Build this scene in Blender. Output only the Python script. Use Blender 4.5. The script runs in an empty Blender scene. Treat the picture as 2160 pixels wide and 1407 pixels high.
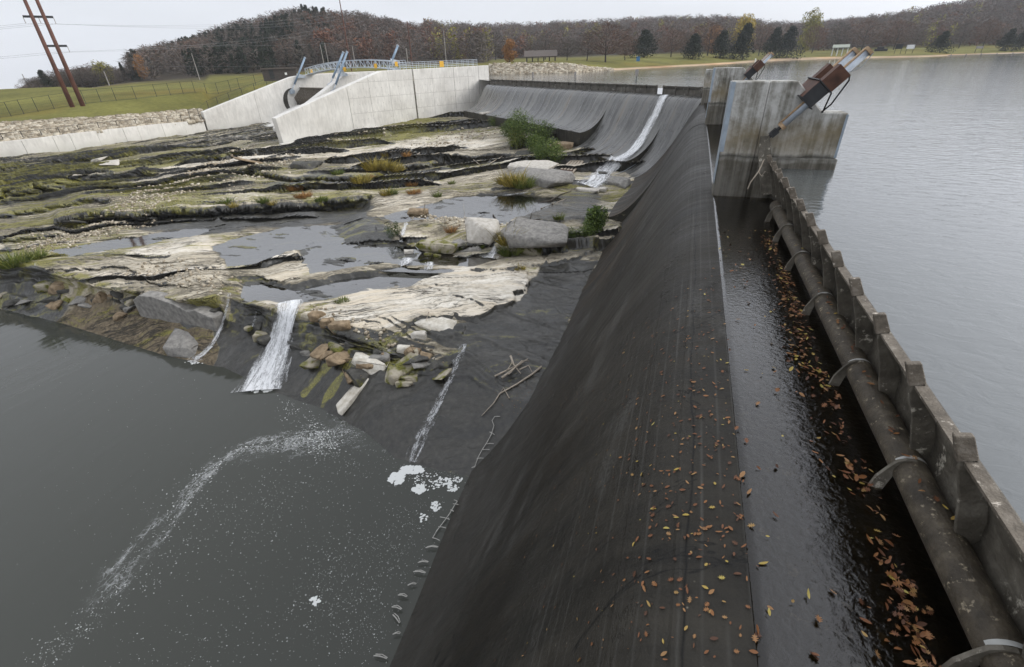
import bpy, math, random
import numpy as np
random.seed(7); RNG = np.random.default_rng(7)
SC = bpy.context.scene

# ------------------------------------------------------------------ camera
CX, CY = 1080.0, 703.5
_nad = np.array([55.0, 1720.5]); _dn = np.linalg.norm(_nad); _s = -55/1720
_dh = (703.5-131.0)/math.sqrt(1+_s*_s); F = math.sqrt(_dh*_dn)
_up = -np.array([_nad[0], _nad[1], F]); _up /= np.linalg.norm(_up)
_Y = np.array([1476-CX, 131+_s*(1476-CX)-CY, F]); _Y -= _up*(_Y@_up); _Y /= np.linalg.norm(_Y)
_X = np.cross(_Y, _up)
R = np.array([_X, _Y, _up]); CAM = np.array([0, 0, 2.7])
cd = bpy.data.cameras.new('camera'); cam = bpy.data.objects.new('camera', cd); SC.collection.objects.link(cam)
cd.sensor_width = 36; cd.lens = F*36/2160; cd.clip_start = .05; cd.clip_end = 12000
from mathutils import Matrix, Vector
cam.matrix_world = Matrix([[R[i][0], -R[i][1], -R[i][2], CAM[i]] for i in range(3)]+[[0, 0, 0, 1]])
SC.camera = cam

# ------------------------------------------------------------------ sky, sun, exposure
SUN_EL, SUN_AZ = math.radians(30), math.radians(66)      # azimuth from +Y towards +X
w = bpy.data.worlds.new('World'); SC.world = w; w.use_nodes = True
nt = w.node_tree; nt.nodes.clear()
wo = nt.nodes.new('ShaderNodeOutputWorld'); bg = nt.nodes.new('ShaderNodeBackground'); bg.inputs[1].default_value = .1
sk = nt.nodes.new('ShaderNodeTexSky'); sk.sky_type = 'NISHITA'; sk.sun_disc = False
sk.sun_elevation = SUN_EL; sk.sun_rotation = SUN_AZ; sk.altitude = 200; sk.dust_density = 3
# overcast: a cloud deck hides most of the blue; brightness of the deck follows the CIE overcast law
tc = nt.nodes.new('ShaderNodeTexCoord'); sx = nt.nodes.new('ShaderNodeSeparateXYZ'); nt.links.new(tc.outputs['Generated'], sx.inputs[0])
mp = nt.nodes.new('ShaderNodeMapping'); mp.inputs['Scale'].default_value = (1.5, 1.5, 7); nt.links.new(tc.outputs['Generated'], mp.inputs[0])
cn = nt.nodes.new('ShaderNodeTexNoise'); cn.inputs['Scale'].default_value = 2.2; cn.inputs['Detail'].default_value = 5; nt.links.new(mp.outputs[0], cn.inputs['Vector'])
m1 = nt.nodes.new('ShaderNodeMath'); m1.operation = 'MULTIPLY_ADD'; m1.use_clamp = False
nt.links.new(sx.outputs[2], m1.inputs[0]); m1.inputs[1].default_value = 5.5; m1.inputs[2].default_value = 7.3
m2 = nt.nodes.new('ShaderNodeMath'); m2.operation = 'MULTIPLY_ADD'; nt.links.new(cn.outputs[0], m2.inputs[0]); m2.inputs[1].default_value = 1.6; nt.links.new(m1.outputs[0], m2.inputs[2])
vm = nt.nodes.new('ShaderNodeVectorMath'); vm.operation = 'DOT_PRODUCT'; nt.links.new(tc.outputs['Generated'], vm.inputs[0])
vm.inputs[1].default_value = (math.sin(SUN_AZ)*math.cos(SUN_EL), math.cos(SUN_AZ)*math.cos(SUN_EL), math.sin(SUN_EL))
g1 = nt.nodes.new('ShaderNodeMath'); g1.operation = 'MAXIMUM'; nt.links.new(vm.outputs['Value'], g1.inputs[0]); g1.inputs[1].default_value = 0
g2 = nt.nodes.new('ShaderNodeMath'); g2.operation = 'POWER'; nt.links.new(g1.outputs[0], g2.inputs[0]); g2.inputs[1].default_value = 4.5
g3 = nt.nodes.new('ShaderNodeMath'); g3.operation = 'MULTIPLY_ADD'; nt.links.new(g2.outputs[0], g3.inputs[0]); g3.inputs[1].default_value = 15; nt.links.new(m2.outputs[0], g3.inputs[2]); m2 = g3
cc = nt.nodes.new('ShaderNodeMix'); cc.data_type = 'RGBA'; cc.blend_type = 'MULTIPLY'; cc.inputs[0].default_value = 1
nt.links.new(m2.outputs[0], cc.inputs[6]); cc.inputs[7].default_value = (.955, .985, 1.055, 1)
mx = nt.nodes.new('ShaderNodeMix'); mx.data_type = 'RGBA'; mx.inputs[0].default_value = .9
nt.links.new(sk.outputs[0], mx.inputs[6]); nt.links.new(cc.outputs[2], mx.inputs[7])
nt.links.new(mx.outputs[2], bg.inputs[0]); nt.links.new(bg.outputs[0], wo.inputs[0])
sl = bpy.data.lights.new('sun', 'SUN'); sl.energy = 1.4; sl.angle = math.radians(25); sl.color = (1, .95, .87)
so = bpy.data.objects.new('sun', sl); SC.collection.objects.link(so)
_d = Vector((math.sin(SUN_AZ)*math.cos(SUN_EL), math.cos(SUN_AZ)*math.cos(SUN_EL), math.sin(SUN_EL)))
so.rotation_euler = _d.to_track_quat('Z', 'Y').to_euler()
SC.view_settings.view_transform = 'Standard'; SC.view_settings.look = 'None'
SC.view_settings.exposure = 0.1; SC.view_settings.gamma = 1; SC.view_settings.use_curve_mapping = False
SC.cycles.max_bounces = 6; SC.cycles.transparent_max_bounces = 12; SC.cycles.volume_bounces = 1

# ------------------------------------------------------------------ geometry helpers
def ray(x, y): return R @ np.array([x-CX, y-CY, F])
def at(x, y, z):
    r = ray(x, y); return CAM + (z-CAM[2])/r[2]*r
def atD(x, y, D):
    r = ray(x, y); return CAM + r*(D/math.hypot(r[0], r[1]))
def atY(x, y, Y):
    r = ray(x, y); return CAM + r*(Y/r[1])
def atPlane(x, y, P, n):
    r = ray(x, y); return CAM + r*(((np.asarray(P)-CAM)@n)/(r@n))
def proj(P):
    v = (np.asarray(P, float)-CAM) @ R
    return v[..., 0]/v[..., 2]*F+CX, v[..., 1]/v[..., 2]*F+CY
def zcol(px, py, D): return atD(px, py, D)[2]
def pcol(px, D, z):
    lo, hi = -600., 1400.
    for _ in range(40):
        m = .5*(lo+hi)
        if atD(px, m, D)[2] > z: lo = m
        else: hi = m
    return atD(px, .5*(lo+hi), D)

def _h(ix, iy, seed):
    n = (ix*374761393 + iy*668265263 + seed*144665) & 0x7fffffff
    n = ((n ^ (n >> 13))*1274126177) & 0x7fffffff
    return ((n ^ (n >> 16)) & 0xffff)/65535.0
def vnoise(x, y, seed=0):
    x = np.asarray(x, float); y = np.asarray(y, float)
    xi = np.floor(x).astype(np.int64); yi = np.floor(y).astype(np.int64)
    fx = x-xi; fy = y-yi; fx = fx*fx*(3-2*fx); fy = fy*fy*(3-2*fy)
    a = _h(xi, yi, seed); b = _h(xi+1, yi, seed); c = _h(xi, yi+1, seed); d = _h(xi+1, yi+1, seed)
    return (a*(1-fx)+b*fx)*(1-fy)+(c*(1-fx)+d*fx)*fy
def fbm(x, y, oct=4, seed=0, gain=.5):
    s = 0; a = 1; t = 0
    for i in range(oct):
        s = s+a*vnoise(x*2**i+i*17.3, y*2**i-i*9.1, seed+i); t += a; a *= gain
    return s/t-.5
def sstep(a, b, x):
    t = np.clip((x-a)/(b-a), 0, 1); return t*t*(3-2*t)

# ------------------------------------------------------------------ object helpers
COL = SC.collection
def tag(o, label=None, cat=None, group=None, kind=None):
    if label: o['label'] = label
    if cat: o['category'] = cat
    if group: o['group'] = group
    if kind: o['kind'] = kind
    return o
def thing(name, label, cat, loc=(0, 0, 0), group=None):
    o = bpy.data.objects.new(name, None); o.empty_display_size = .2; COL.objects.link(o); o.location = [float(v) for v in loc]
    return tag(o, label, cat, group)
def mesh_np(name, V, Fq, mat, parent=None, smooth=False, loc=None):
    """V (n,3); Fq list of faces or an int array (m,k)"""
    me = bpy.data.meshes.new(name); V = np.asarray(V, float)
    o0 = np.array(parent.location) if parent is not None else np.zeros(3)
    p = parent
    while p is not None and p.parent is not None: p = p.parent; o0 = o0+np.array(p.location)
    if loc is not None: V = V-np.asarray(loc)
    else: V = V-o0
    if isinstance(Fq, np.ndarray):
        k = Fq.shape[1]; m = len(Fq)
        me.vertices.add(len(V)); me.vertices.foreach_set('co', V.astype(np.float32).ravel())
        me.loops.add(m*k); me.loops.foreach_set('vertex_index', Fq.astype(np.int32).ravel())
        me.polygons.add(m); me.polygons.foreach_set('loop_start', np.arange(0, m*k, k, dtype=np.int32))
        me.update(calc_edges=True); me.validate()
    else:
        me.from_pydata([tuple(v) for v in V], [], Fq)
    if smooth: me.polygons.foreach_set('use_smooth', np.ones(len(me.polygons), bool))
    if mat is not None:
        for m_ in (mat if isinstance(mat, (list, tuple)) else [mat]): me.materials.append(m_)
    o = bpy.data.objects.new(name, me); COL.objects.link(o)
    if parent is not None: o.parent = parent
    if loc is not None: o.location = [float(a) for a in (np.asarray(loc)-o0 if parent is not None else loc)]
    return o
def copy_tree(o, parent=None):
    c = o.copy(); COL.objects.link(c)
    if parent is not None: c.parent = parent
    for ch in list(o.children): copy_tree(ch, c)
    return c
class MB:
    def __init__(s): s.v = []; s.f = []
    def add(s, V, Fc):
        n = len(s.v); s.v += [tuple(float(a) for a in p) for p in V]; s.f += [tuple(n+i for i in f) for f in Fc]; return s
    def box(s, c, size, ax=None):
        c = np.asarray(c, float); h = np.asarray(size)/2.; ax = np.eye(3) if ax is None else np.asarray(ax)
        V = [c+ax[0]*a*h[0]+ax[1]*b*h[1]+ax[2]*d*h[2] for a in (-1, 1) for b in (-1, 1) for d in (-1, 1)]
        return s.add(V, [(0, 1, 3, 2), (4, 6, 7, 5), (0, 4, 5, 1), (2, 3, 7, 6), (0, 2, 6, 4), (1, 5, 7, 3)])
    def beam(s, a, b, wd, ht=None, up=(0, 0, 1)):
        a = np.asarray(a, float); b = np.asarray(b, float); d = b-a; L = np.linalg.norm(d); d /= L
        x = np.cross(d, up); n = np.linalg.norm(x)
        x = np.array([1., 0, 0]) if n < 1e-6 else x/n
        return s.box((a+b)/2, (L, wd, ht or wd), [d, x, np.cross(x, d)])
    def tube(s, P, r, n=8, cap=True):
        P = [np.asarray(p, float) for p in P]; k = len(P); rs = r if isinstance(r, (list, tuple, np.ndarray)) else [r]*k
        n0 = len(s.v); x = None
        for i in range(k):
            d = P[min(i+1, k-1)]-P[max(i-1, 0)]; d = d/(np.linalg.norm(d)+1e-9)
            if x is None:
                x = np.cross(d, (0, 0, 1.)); 
                if np.linalg.norm(x) < 1e-3: x = np.cross(d, (1., 0, 0))
            else: x = x-d*(x@d)
            x /= np.linalg.norm(x); y = np.cross(d, x)
            for j in range(n):
                a = 2*math.pi*j/n; s.v.append(tuple(P[i]+rs[i]*(math.cos(a)*x+math.sin(a)*y)))
        for i in range(k-1):
            for j in range(n):
                a = n0+i*n+j; b = n0+i*n+(j+1) % n; s.f.append((a, b, b+n, a+n))
        if cap: s.f.append(tuple(n0+j for j in range(n))[::-1]); s.f.append(tuple(n0+(k-1)*n+j for j in range(n)))
        return s
    def prism(s, poly, e1, e2, org, ex):
        """poly of (a,b) in the plane org+a*e1+b*e2, extruded along vector ex"""
        org = np.asarray(org, float); e1 = np.asarray(e1, float); e2 = np.asarray(e2, float); ex = np.asarray(ex, float); n = len(poly)
        V = [org+a*e1+b*e2 for a, b in poly]; V += [v+ex for v in V]
        return s.add(V, [tuple(range(n))[::-1], tuple(range(n, 2*n))]+[(i, (i+1) % n, n+(i+1) % n, n+i) for i in range(n)])
    def build(s, name, mat, parent=None, smooth=False, label=None):
        o = mesh_np(name, np.array(s.v), s.f, mat, parent, smooth)
        if label: o['label'] = label
        return o
def bevel(o, wd=.02, seg=1):
    m = o.modifiers.new('edge', 'BEVEL'); m.width = wd; m.segments = seg; m.limit_method = 'ANGLE'; return o
def grid_faces(nr, nc):
    i = np.arange(nr-1)[:, None]*nc+np.arange(nc-1)[None, :]
    return np.stack([i, i+1, i+nc+1, i+nc], -1).reshape(-1, 4)
def set_attr(o, name, A):
    a = o.data.attributes.new(name, 'FLOAT_COLOR', 'POINT'); a.data.foreach_set('color', np.asarray(A, np.float32).ravel())
def set_uv(o, UV):
    uv = o.data.uv_layers.new(name='UVMap'); li = np.empty(len(o.data.loops), np.int32); o.data.loops.foreach_get('vertex_index', li)
    uv.data.foreach_set('uv', np.asarray(UV, np.float32)[li].ravel())

# ------------------------------------------------------------------ material helpers
class Mat:
    def __init__(s, name):
        s.m = bpy.data.materials.new(name); s.m.use_nodes = True; s.nt = s.m.node_tree; s.nt.nodes.clear()
        s.out = s.n('ShaderNodeOutputMaterial'); s.tc = s.n('ShaderNodeTexCoord'); s.geo = s.n('ShaderNodeNewGeometry')
    def n(s, t): return s.nt.nodes.new(t)
    def l(s, a, b):
        if hasattr(a, 'is_linked'): s.nt.links.new(a, b)
        else:
            try: b.default_value = a
            except Exception: b.default_value = (*a, 1) if len(a) == 3 else a
    def pos(s): return s.geo.outputs['Position']
    def mapped(s, vec, sc, rot=(0, 0, 0)):
        m = s.n('ShaderNodeMapping'); m.inputs['Scale'].default_value = sc; m.inputs['Rotation'].default_value = rot; s.l(vec, m.inputs[0]); return m.outputs[0]
    def noise(s, scale, det=4, vec=None, rough=.55, dist=0):
        t = s.n('ShaderNodeTexNoise'); t.inputs['Scale'].default_value = scale; t.inputs['Detail'].default_value = det
        t.inputs['Roughness'].default_value = rough; t.inputs['Distortion'].default_value = dist
        s.l(vec if vec is not None else s.pos(), t.inputs['Vector']); return t.outputs[0]
    def voro(s, scale, vec=None, feat='F1', out='Distance'):
        t = s.n('ShaderNodeTexVoronoi'); t.feature = feat; t.inputs['Scale'].default_value = scale
        s.l(vec if vec is not None else s.pos(), t.inputs['Vector']); return t.outputs[out]
    def ramp(s, fac, stops):
        r = s.n('ShaderNodeValToRGB'); e = r.color_ramp.elements
        while len(e) < len(stops): e.new(.5)
        for k, (p, c) in enumerate(stops):
            e[k].position = p; c = (c, c, c) if isinstance(c, (int, float)) else c; e[k].color = (*c, 1)
        s.l(fac, r.inputs[0]); return r.outputs[0]
    def mix(s, f, a, b, mode='MIX'):
        m = s.n('ShaderNodeMix'); m.data_type = 'RGBA'; m.blend_type = mode; m.clamp_factor = True
        for v, i in ((f, 0), (a, 6), (b, 7)):
            if isinstance(v, tuple) and len(v) == 3: v = (*v, 1)
            s.l(v, m.inputs[i])
        return m.outputs[2]
    def math(s, op, a, b=0., c=0., clamp=False):
        m = s.n('ShaderNodeMath'); m.operation = op; m.use_clamp = clamp
        for v, i in ((a, 0), (b, 1), (c, 2)): s.l(v, m.inputs[i])
        return m.outputs[0]
    def attr(s, name):
        a = s.n('ShaderNodeAttribute'); a.attribute_name = name; return a
    def sep(s, v):
        x = s.n('ShaderNodeSeparateXYZ'); s.l(v, x.inputs[0]); return x.outputs
    def rnd(s):
        return s.n('ShaderNodeObjectInfo').outputs['Random']
    def bump(s, h, st=.5, dist=.05, nrm=None):
        b = s.n('ShaderNodeBump'); b.inputs['Strength'].default_value = st; b.inputs['Distance'].default_value = dist; s.l(h, b.inputs['Height'])
        if nrm is not None: s.l(nrm, b.inputs['Normal'])
        return b.outputs[0]
    def pbr(s, col, rough=.8, nrm=None, spec=.4, metal=0., trans=0, ior=None, sss=None):
        p = s.n('ShaderNodeBsdfPrincipled')
        if isinstance(col, tuple): col = (*col, 1)
        s.l(col, p.inputs['Base Color']); s.l(rough, p.inputs['Roughness']); p.inputs['Specular IOR Level'].default_value = spec; s.l(metal, p.inputs['Metallic'])
        if nrm is not None: s.l(nrm, p.inputs['Normal'])
        if ior: p.inputs['IOR'].default_value = ior
        s.nt.links.new(p.outputs[0], s.out.inputs[0]); s.p = p; return s.m
def simple(name, col, rough=.75, var=.25, scale=3., metal=0., bmp=.15, spec=.4):
    m = Mat(name); f = m.noise(scale, 5); c2 = tuple(min(1, c*(1+var)) for c in col); c1 = tuple(c*(1-var) for c in col)
    return m.pbr(m.ramp(f, [(.25, c1), (.75, c2)]), rough, m.bump(m.noise(scale*8, 4), bmp, .02), spec, metal)

# ---- rock
def mk_rock():
    m = Mat('limestone_ledges'); a = m.attr('paint'); ch = m.sep(a.outputs['Color']); wet, moss, pale = ch[0], ch[1], ch[2]; dirt = a.outputs['Alpha']  # wet channel also carries the undercut shade painted on ledge faces
    P = m.pos(); uv = m.tc.outputs['UV']                       # uv: metres along / across the bedding
    s1 = m.noise(1., 7, m.mapped(uv, (.16, 1.05, 1)), .62, .5); s2 = m.noise(1., 6, m.mapped(uv, (.5, 3.4, 1)), .6, .4)
    n2 = m.noise(4.2, 6, P, .65); n3 = m.noise(20, 4, P, .6); n4 = m.noise(.3, 4, P)
    k = m.math('ADD', m.math('MULTIPLY', s1, .6), m.math('ADD', m.math('MULTIPLY', s2, .38), m.math('MULTIPLY', n2, .32)))    # mean .65
    kk = m.math('MULTIPLY_ADD', m.math('SUBTRACT', pale, .4), .16, k)
    base = m.ramp(kk, [(.48, (.04, .036, .026)), (.57, (.15, .13, .092)), (.65, (.30, .262, .19)), (.76, (.50, .45, .35))])
    pal = m.ramp(kk, [(.48, (.22, .185, .135)), (.60, (.42, .365, .28)), (.69, (.58, .53, .44)), (.80, (.72, .68, .60))])
    ochre = m.ramp(s1, [(.47, 0.), (.62, 1.)]); pal = m.mix(m.math('MULTIPLY', ochre, .5), pal, (.47, .36, .21))
    c = m.mix(m.ramp(pale, [(.35, 0.), (.8, 1.)]), base, pal)
    dr = m.ramp(n2, [(.3, (.06, .045, .026)), (.7, (.21, .165, .105))]); c = m.mix(dirt, c, dr)
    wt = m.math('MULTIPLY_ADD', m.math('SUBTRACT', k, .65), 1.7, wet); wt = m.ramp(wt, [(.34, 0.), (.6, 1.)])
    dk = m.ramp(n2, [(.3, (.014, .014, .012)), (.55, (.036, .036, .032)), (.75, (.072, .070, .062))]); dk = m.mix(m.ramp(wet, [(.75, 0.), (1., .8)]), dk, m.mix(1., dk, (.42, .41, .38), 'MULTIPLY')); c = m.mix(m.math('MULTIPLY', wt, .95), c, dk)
    mo = m.ramp(n3, [(.3, (.045, .045, .008)), (.5, (.17, .16, .026)), (.72, (.36, .31, .07))])
    ms = m.noise(1., 6, m.mapped(uv, (.3, 1.3, 1), (0, 0, 0)), .66, .8)
    mf = m.math('ADD', moss, m.math('ADD', m.math('MULTIPLY', m.math('SUBTRACT', ms, .5), 2.2), m.math('MULTIPLY', m.math('SUBTRACT', n2, .5), .8))); mf = m.ramp(mf, [(.40, 0.), (.68, 1.)]); c = m.mix(m.math('MULTIPLY', mf, .85), c, mo)
    # dark joints that follow the bedding, and odd cross cracks
    c1 = m.ramp(m.math('ABSOLUTE', m.math('SUBTRACT', s1, .52)), [(0., 1.), (.010, .7), (.022, 0.)]); c2 = m.ramp(m.math('ABSOLUTE', m.math('SUBTRACT', s2, .5)), [(0., .9), (.016, 0.)])
    wv2 = m.noise(.8, 5, P, .65, 1.5); c3 = m.ramp(m.math('ABSOLUTE', m.math('SUBTRACT', wv2, .5)), [(0., .9), (.008, 0.)])
    cf = m.math('MAXIMUM', m.math('MULTIPLY', m.math('MAXIMUM', c1, c2), m.ramp(n4, [(.36, .15), (.52, 1.)])), m.math('MULTIPLY', c3, m.ramp(n4, [(.5, 0.), (.6, 1.)])))
    cf = m.math('MULTIPLY', cf, m.math('MULTIPLY_ADD', wet, -.5, 1., clamp=True)); c = m.mix(cf, c, (.018, .016, .011))
    h = m.math('ADD', m.math('MULTIPLY', n2, .5), m.math('ADD', m.math('MULTIPLY', n3, .22), m.math('MULTIPLY', s2, m.math('MULTIPLY_ADD', wet, -.75, .95, clamp=True)))); h = m.math('SUBTRACT', h, m.math('MULTIPLY', cf, .35))
    h = m.math('MULTIPLY', h, m.math('MULTIPLY_ADD', wet, -.62, 1., clamp=True)); ro = m.math('MULTIPLY_ADD', wt, -.62, .9)
    return m.pbr(c, ro, m.bump(h, .85, .14), .5)
def mk_water(name, col, bscale, bst, rough=.04, aniso=(1, 1, 1), rot=0., spec=.5, far_fade=False, extra=None):
    m = Mat(name); P = m.mapped(m.pos(), aniso, (0, 0, rot))
    h = m.math('ADD', m.noise(bscale, 4, P, .5, .4), m.math('MULTIPLY', m.noise(bscale*.22, 3, P, .5), 1.6))
    n = m.bump(h, bst, .05)
    return m.pbr(col, rough, n, spec, ior=1.333)
def mk_lake():
    m = Mat('lake_water'); P = m.mapped(m.pos(), (.75, 1.25, 1), (0, 0, .35))
    a = m.noise(3.6, 4, P, .6, .6); b = m.noise(1.1, 3, P, .5); c = m.noise(.05, 3, m.pos(), .5)
    h = m.math('ADD', m.math('MULTIPLY', a, .8), m.math('MULTIPLY', b, .9)); h = m.math('MULTIPLY', h, m.ramp(c, [(.3, .6), (.7, 1.1)]))
    return m.pbr((.075, .082, .082), .07, m.bump(h, .42, .05), .7, ior=1.45)
def mk_film(name, tint, bscale, bst, rough=.03, amp=1.):
    m = Mat(name); h = m.noise(bscale, 4, m.pos(), .55, .5)
    n = m.bump(h, bst, .03)
    fr = m.n('ShaderNodeFresnel'); fr.inputs[0].default_value = 1.333; m.l(n, fr.inputs['Normal'])
    g = m.n('ShaderNodeBsdfGlossy'); g.inputs['Roughness'].default_value = rough; m.l(n, g.inputs['Normal'])
    t = m.n('ShaderNodeBsdfTransparent'); t.inputs[0].default_value = (*tint, 1)
    x = m.n('ShaderNodeMixShader'); m.l(m.math('MINIMUM', m.math('MULTIPLY', fr.outputs[0], amp), .42), x.inputs[0]); m.nt.links.new(t.outputs[0], x.inputs[1]); m.nt.links.new(g.outputs[0], x.inputs[2]); m.nt.links.new(x.outputs[0], m.out.inputs[0])
    return m.m
def mk_white_water():
    m = Mat('white_water'); uv = m.tc.outputs['UV']; ec = m.sep(m.attr('edge').outputs['Color']); e = ec[0]
    a = m.noise(1., 4, m.mapped(uv, (3.2, .5, 1)), .6, .8); b = m.noise(1., 5, m.mapped(uv, (8, 2.6, 1)), .7, 1.2); d = m.noise(1., 3, m.mapped(uv, (22, 12, 1)), .7)
    f = m.math('ADD', m.math('MULTIPLY', a, .5), m.math('ADD', m.math('MULTIPLY', b, .4), m.math('MULTIPLY', d, .25)))
    f = m.math('SUBTRACT', m.math('SUBTRACT', m.math('ADD', f, .15), ec[1]), m.math('MULTIPLY', m.math('POWER', e, 2.5), .22))
    al = m.ramp(f, [(.47, .0), (.56, .45), (.66, .95)])
    p = m.n('ShaderNodeBsdfPrincipled'); p.inputs['Base Color'].default_value = (.82, .83, .84, 1); p.inputs['Roughness'].default_value = .35
    m.l(m.bump(m.math('ADD', b, m.math('MULTIPLY', d, .6)), 1., .10), p.inputs['Normal'])
    t = m.n('ShaderNodeBsdfTransparent'); x = m.n('ShaderNodeMixShader'); m.l(al, x.inputs[0]); m.nt.links.new(t.outputs[0], x.inputs[1]); m.nt.links.new(p.outputs[0], x.inputs[2]); m.nt.links.new(x.outputs[0], m.out.inputs[0])
    return m.m
def mk_foam_veil():
    m = Mat('foam_veil'); uv = m.tc.outputs['UV']; e = m.sep(m.attr('edge').outputs['Color'])[0]
    a = m.noise(1., 5, m.mapped(uv, (1.3, .5, 1)), .6, 1.5); v = m.voro(1., m.mapped(uv, (7, 5, 1)), 'DISTANCE_TO_EDGE')
    f = m.math('SUBTRACT', m.math('ADD', a, m.math('MULTIPLY', m.math('SUBTRACT', .22, v), .9)), m.math('MULTIPLY', m.math('POWER', e, 1.5), .35)); al = m.ramp(f, [(.48, 0.), (.74, .36)])
    p = m.n('ShaderNodeBsdfPrincipled'); p.inputs['Base Color'].default_value = (.6, .61, .6, 1); p.inputs['Roughness'].default_value = .8
    t = m.n('ShaderNodeBsdfTransparent'); x = m.n('ShaderNodeMixShader'); m.l(al, x.inputs[0]); m.nt.links.new(t.outputs[0], x.inputs[1]); m.nt.links.new(p.outputs[0], x.inputs[2]); m.nt.links.new(x.outputs[0], m.out.inputs[0])
    return m.m
def mk_face(name, dark, light, rough0, rough1, boards=True, streak=1., spec=.5):
    """wet, stained spillway concrete; UV u = metres along the crest, v = metres down the slope"""
    m = Mat(name); uv = m.tc.outputs['UV']; s = m.sep(uv)
    st = m.noise(1., 5, m.mapped(uv, (3.4*streak, .16, 1)), .65, .3); st2 = m.noise(1., 3, m.mapped(uv, (.7*streak, .06, 1)), .5)
    blot = m.noise(.5, 5, m.mapped(uv, (1, .6, 1)), .6); fine = m.noise(18, 4, uv, .65)
    f = m.math('ADD', m.math('MULTIPLY', st, .5), m.math('ADD', m.math('MULTIPLY', st2, .3), m.math('MULTIPLY', m.noise(2.2, 5, uv, .7) if boards else blot, .35)))
    c = m.ramp(f, [(.42, dark), (.72, light)])
    rust = m.math('MULTIPLY', m.ramp(m.noise(1., 4, m.mapped(uv, (1.6*streak, .07, 1)), .6), [(.56, 0.), (.7, 1.)]), .5)
    c = m.mix(rust, c, tuple(a*b for a, b in zip(light, (1.0, .72, .42))))
    c = m.mix(.5, c, m.mix(1., c, m.ramp(fine, [(.3, .35), (.7, 1.5)]), 'MULTIPLY'))
    if boards:
        up_ = m.ramp(m.math('MULTIPLY_ADD', m.math('SUBTRACT', blot, .5), 2.5, m.math('MULTIPLY', s[1], .16)), [(.45, 1.), (.85, 0.)])
        c = m.mix(m.math('MULTIPLY', up_, .55), c, m.ramp(f, [(.42, (.012, .011, .009)), (.72, (.048, .044, .036))]))
        fl = m.math('FRACT', m.math('MULTIPLY', s[1], 1/.19)); fl = m.ramp(fl, [(0., 1.), (.12, 0.), (.88, 0.), (1., 1.)]); fl = m.math('MULTIPLY', m.math('MULTIPLY', fl, up_), m.ramp(m.noise(1., 4, m.mapped(uv, (.25, 2.2, 1)), .65), [(.42, 0.), (.6, .55)])); c = m.mix(m.math('MULTIPLY', fl, .7), c, (.10, .097, .088))
        lc = m.noise(1., 4, m.mapped(uv, (.35, .5, 1)), .6); lcr = m.ramp(m.math('ABSOLUTE', m.math('SUBTRACT', m.math('MULTIPLY_ADD', m.math('SUBTRACT', lc, .5), .35, s[1]), .5)), [(0., 1.), (.018, 0.)]); c = m.mix(m.math('MULTIPLY', lcr, .85), c, (.002, .002, .002))
        orr = m.math('MULTIPLY', m.ramp(m.noise(1., 5, m.mapped(uv, (1.1, .10, 1)), .6, .5), [(.46, 0.), (.62, 1.)]), m.math('MULTIPLY', m.ramp(m.math('MULTIPLY', s[1], .1), [(.35, 0.), (.75, 1.)]), m.ramp(m.math('MULTIPLY', s[0], .02), [(.36, 0.), (.52, 1.)]))); c = m.mix(m.math('MULTIPLY', orr, .42), c, (.11, .066, .03))
        toe = m.ramp(m.math('MULTIPLY_ADD', m.math('SUBTRACT', m.noise(1.1, 6, uv, .7), .5), .9, m.math('MULTIPLY', s[1], .1)), [(.62, 0.), (1.15, 1.)]); c = m.mix(m.math('MULTIPLY', toe, .5), c, (.05, .047, .041))  # wet sheen towards the toe, painted in as a paler colour
        scf = m.ramp(m.noise(.32, 6, m.mapped(uv, (.6, 1.3, 1)), .7), [(.54, 0.), (.62, 1.)]); c = m.mix(m.math('MULTIPLY', m.math('MULTIPLY', scf, .65), m.ramp(fine, [(.4, .2), (.62, 1.)])), c, (.075, .073, .066))
        spk = m.ramp(m.voro(5.5, uv), [(.0, 1.), (.075, 0.)]); c = m.mix(m.math('MULTIPLY', spk, m.ramp(st2, [(.4, .1), (.6, .8)])), c, (.22, .2, .16))
        ck = m.noise(.23, 6, m.mapped(uv, (1.2, .8, 1), (0, 0, .6)), .62, 1.); ckf = m.ramp(m.math('ABSOLUTE', m.math('SUBTRACT', ck, .5)), [(0., 1.), (.0035, 0.)]); c = m.mix(m.math('MULTIPLY', ckf, .8), c, (.002, .002, .002))
    h = m.math('ADD', m.math('MULTIPLY', fine, .5), m.math('MULTIPLY', m.noise(5, 4, uv, .65), .15))
    if boards:
        w_ = m.math('FRACT', m.math('MULTIPLY', s[1], 1/.62)); g = m.ramp(w_, [(0., 0.), (.05, 1.), (.95, 1.), (1., 0.)])
        lim = m.ramp(m.math('MULTIPLY', s[1], .25), [(.1, 1.), (.55, 0.)])
        gg = m.math('MULTIPLY', m.math('SUBTRACT', 1., g), lim)
        h = m.math('SUBTRACT', h, m.math('MULTIPLY', gg, .3))
        jn = m.math('FRACT', m.math('MULTIPLY', s[0], 1/3.05)); jg = m.ramp(jn, [(0., 0.), (.012, 1.), (.988, 1.), (1., 0.)])
        c = m.mix(m.math('MULTIPLY', m.math('SUBTRACT', 1., jg), .3), c, tuple(a*.4 for a in dark))
    # pitted, spalled patches
    pit = m.ramp(m.noise(1.3, 6, m.mapped(uv, (.7, 1, 1)), .7), [(.6, 0.), (.66, 1.)])
    h = m.math('SUBTRACT', h, m.math('MULTIPLY', m.math('MULTIPLY', pit, m.noise(9, 3, uv)), 2.2))
    ro = m.ramp(m.math('ADD', m.math('MULTIPLY', st, .6), m.math('MULTIPLY', blot, .4)), [(.35, rough0), (.65, rough1)])
    return m.pbr(c, ro, m.bump(h, .55, .05), spec)
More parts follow.
